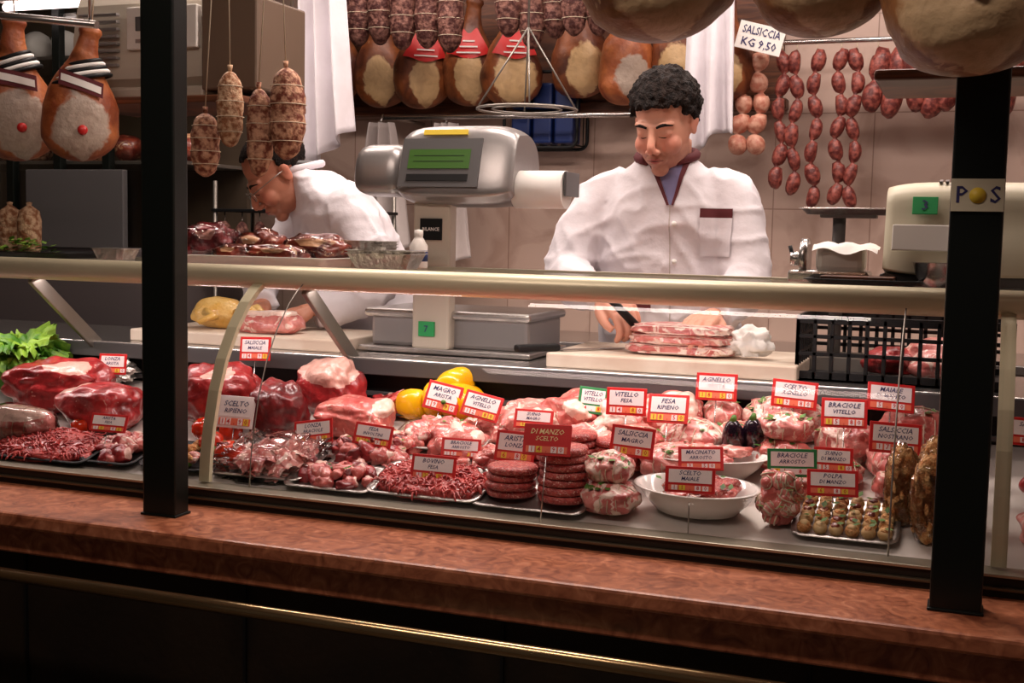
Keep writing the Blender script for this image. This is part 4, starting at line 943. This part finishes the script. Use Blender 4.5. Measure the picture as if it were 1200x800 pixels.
patch(d,bv,[(-.728,1.69),(-.650,1.69),(-.672,1.575),(-.677,1.575)],'lilac',.003,8,12)
patch(d,bv,[(-.744,1.69),(-.728,1.69),(-.677,1.575),(-.683,1.573)],'maroon',.005,3,12)
patch(d,bv,[(-.650,1.69),(-.636,1.69),(-.667,1.573),(-.672,1.575)],'maroon',.005,3,12)
patch(d,bv,[(-.606,1.568),(-.530,1.568),(-.530,1.546),(-.606,1.546)],'maroon',.005,8,3)
patch(d,bv,[(-.606,1.546),(-.530,1.546),(-.532,1.455),(-.604,1.455)],'cloth',.005,8,8)
patch(d,bv,[(-.6775,1.575),(-.6745,1.575),(-.6705,1.25),(-.6735,1.25)],'apron',.003,1,24)
patch(d,bv,[(-.80,1.335),(-.72,1.335),(-.72,1.318),(-.80,1.318)],'maroon',.005,8,3)
for z in (1.53,1.44,1.35):
    h=bv.ray_cast(V((-.664,2.2,z)),V((0,1,0)))
    if h[0]: d.lathe(h[0]-V((0,.003,0)),[(.006,.002),(.006,-.003),(.001,-.004)],'paper',n=12,rot=(math.pi/2,0,0))
P=[(cx+.070*math.cos(math.radians(t)),2.922+.068*math.sin(math.radians(t)),1.695+.018*math.sin(math.radians(t))) for t in range(-60,241,15)]
d.sweep(P,.012,'maroon',8)
d.obj(pe)
head(pe,(-.70,2.865,1.768),math.radians(-8),math.radians(24),'skin','curly',(-.703,2.93,1.64))
hand('right_hand',pe,(-.785,2.685,1.362),(.75,-.55,-.38),(0.1,-.3,.9),1,'skin',1.2)
hand('left_hand',pe,(-.538,2.70,1.322),(-.15,-.9,-.12),(0,-.1,1),-1,'skin',.55)
legs(pe,cx,3.05,0)
pe=empty('butcher')
o=O('c');yw=math.radians(-49)
loft(o,[(-1.56,3.14,.72,.19,.15),(-1.57,3.14,.95,.185,.145),(-1.58,3.13,1.15,.17,.135),(-1.61,3.11,1.32,.175,.135),(-1.65,3.08,1.45,.19,.14),(-1.68,3.06,1.54,.19,.13),(-1.71,3.035,1.60,.165,.11),(-1.735,3.015,1.64,.11,.085),(-1.755,3.0,1.665,.068,.068)],yw,'cloth')
arm(o,[(-1.62,2.99,1.57),(-1.575,2.93,1.55),(-1.515,2.90,1.46),(-1.47,2.90,1.37),(-1.52,2.83,1.31),(-1.585,2.765,1.285)],[.065,.072,.064,.060,.052,.043])
arm(o,[(-1.77,3.10,1.58),(-1.81,3.13,1.56),(-1.87,3.08,1.46),(-1.89,3.0,1.38),(-1.84,2.9,1.32),(-1.79,2.83,1.29)],[.065,.07,.064,.058,.05,.043])
remesh('coat',o,.007,4,'cloth',pe,wr)
d=O('shirt_collar');cc=V((-1.77,2.99,1.668))
d.sweep([cc+V((.062*math.cos(math.radians(t)),.062*math.sin(math.radians(t)),.01*math.sin(math.radians(t))+.012*math.cos(math.radians(t)))) for t in range(-160,150,15)],.011,'cloth',8)
d.sweep([cc+V((.056*math.cos(math.radians(t)),.056*math.sin(math.radians(t)),.010)) for t in range(-180,170,15)],.010,'greyd',8);d.obj(pe)
head(pe,(-1.815,2.945,1.65),yw,math.radians(42),'skin2','glasses',(-1.74,3.01,1.62),.97)
hand('left_hand',pe,(-1.59,2.755,1.292),(-.6,-.7,-.2),(-.1,-.1,1),-1,'skin2',.7)
hand('right_hand',pe,(-1.785,2.82,1.292),(.35,-.9,-.1),(0,-.1,1),1,'skin2',.6)
legs(pe,-1.56,3.14,yw)
o=O('boning_knife',(-.715,2.60,1.318),(0,.55,.6));o.sweep([(-.05,0,.02),(.04,0,-.0)],[.009,.010],'black',10)
o.add([(.04,-.001,.008),(.04,-.001,-.012),(.15,-.0005,-.008),(.17,0,.002),(.04,.001,.008),(.04,.001,-.012),(.15,.0005,-.008)],[[0,1,2,3],[4,3,6,5],[0,3,4],[1,5,6,2],[2,6,3]],'steel',False);o.obj()
# ---------------------------------------------------------------- lights
def lampfix(name,x,y,z,L,power,colr=(1,.84,.76),w=.12,d=(0,0)):
    o=O(name,(x,y,z));o.box((0,0,.03),(L+.06,w+.04,.03),'white',bev=.004)
    for s_ in (-1,1): o.cyl((-L/2,s_*w*.25,.0),(L/2,s_*w*.25,.0),.012,'tube',12)
    for s_ in (-1,1): o.box((s_*(L/2+.01),0,.005),(.02,w,.03),'white',bev=.002)
    o.cyl((-L*.4,0,.04),(-L*.4,0,2.9-z),.004,'steel',8);o.cyl((L*.4,0,.04),(L*.4,0,2.9-z),.004,'steel',8);o.obj()
    li=bpy.data.lights.new(name+'_light','AREA');li.shape='RECTANGLE';li.size=L;li.size_y=w;li.energy=power;li.color=colr
    lo=bpy.data.objects.new(name+'_light',li);col.objects.link(lo);lo.location=(x,y,z-.02);lo.rotation_euler=(math.radians(d[0]),math.radians(d[1]),0)
lampfix('ceiling_lamp',-2.0,2.75,2.62,1.0,13);lampfix('ceiling_lamp',-.75,2.5,2.62,1.0,17);lampfix('ceiling_lamp',.35,2.7,2.62,.8,7)
lampfix('ceiling_lamp',-1.6,3.45,2.7,1.0,8);lampfix('ceiling_lamp',-.3,3.45,2.7,1.0,11)
lampfix('ceiling_lamp',-.9,.9,2.75,1.4,15,(1,.80,.70),d=(14,0))
o=O('fluorescent_lamp',(-2.85,3.2,2.2));o.box((0,0,.03),(.34,.06,.03),'white',bev=.004);o.cyl((-.15,0,0),(.15,0,0),.012,'tube',12);o.cyl((0,0,.04),(0,0,.7),.004,'steel',8);o.obj()
for x,L in ((-2.3,1.2),(-.9,1.5)):
    li=bpy.data.lights.new('case_light','AREA');li.shape='RECTANGLE';li.size=L;li.size_y=.03;li.energy=2.5*L;li.color=(1,.82,.78)
    lo=bpy.data.objects.new('case_light',li);col.objects.link(lo);lo.location=(x,2.275,1.368);lo.rotation_euler=(math.radians(12),0,0)
w=bpy.data.worlds.new('w');sc.world=w;w.use_nodes=True;w.node_tree.nodes['Background'].inputs[0].default_value=(1,.8,.68,1);w.node_tree.nodes['Background'].inputs[1].default_value=.04
# ---------------------------------------------------------------- camera
a=math.radians(-20.6);p=math.radians(-5.1);t=math.radians(1.2)
f=V((math.cos(p)*math.sin(a),math.cos(p)*math.cos(a),math.sin(p)));r0=V((math.cos(a),-math.sin(a),0));u0=r0.cross(f)
r=r0*math.cos(t)+u0*math.sin(t);u=u0*math.cos(t)-r0*math.sin(t)
cam=bpy.data.cameras.new('camera');co=bpy.data.objects.new('camera',cam);col.objects.link(co);sc.camera=co
cam.sensor_width=36;cam.lens=1422/1200*36;cam.clip_start=.02
mm=Matrix((r,u,-f)).transposed().to_4x4();mm.translation=V((0,0,1.5));co.matrix_world=mm
sc.view_settings.view_transform='Standard'
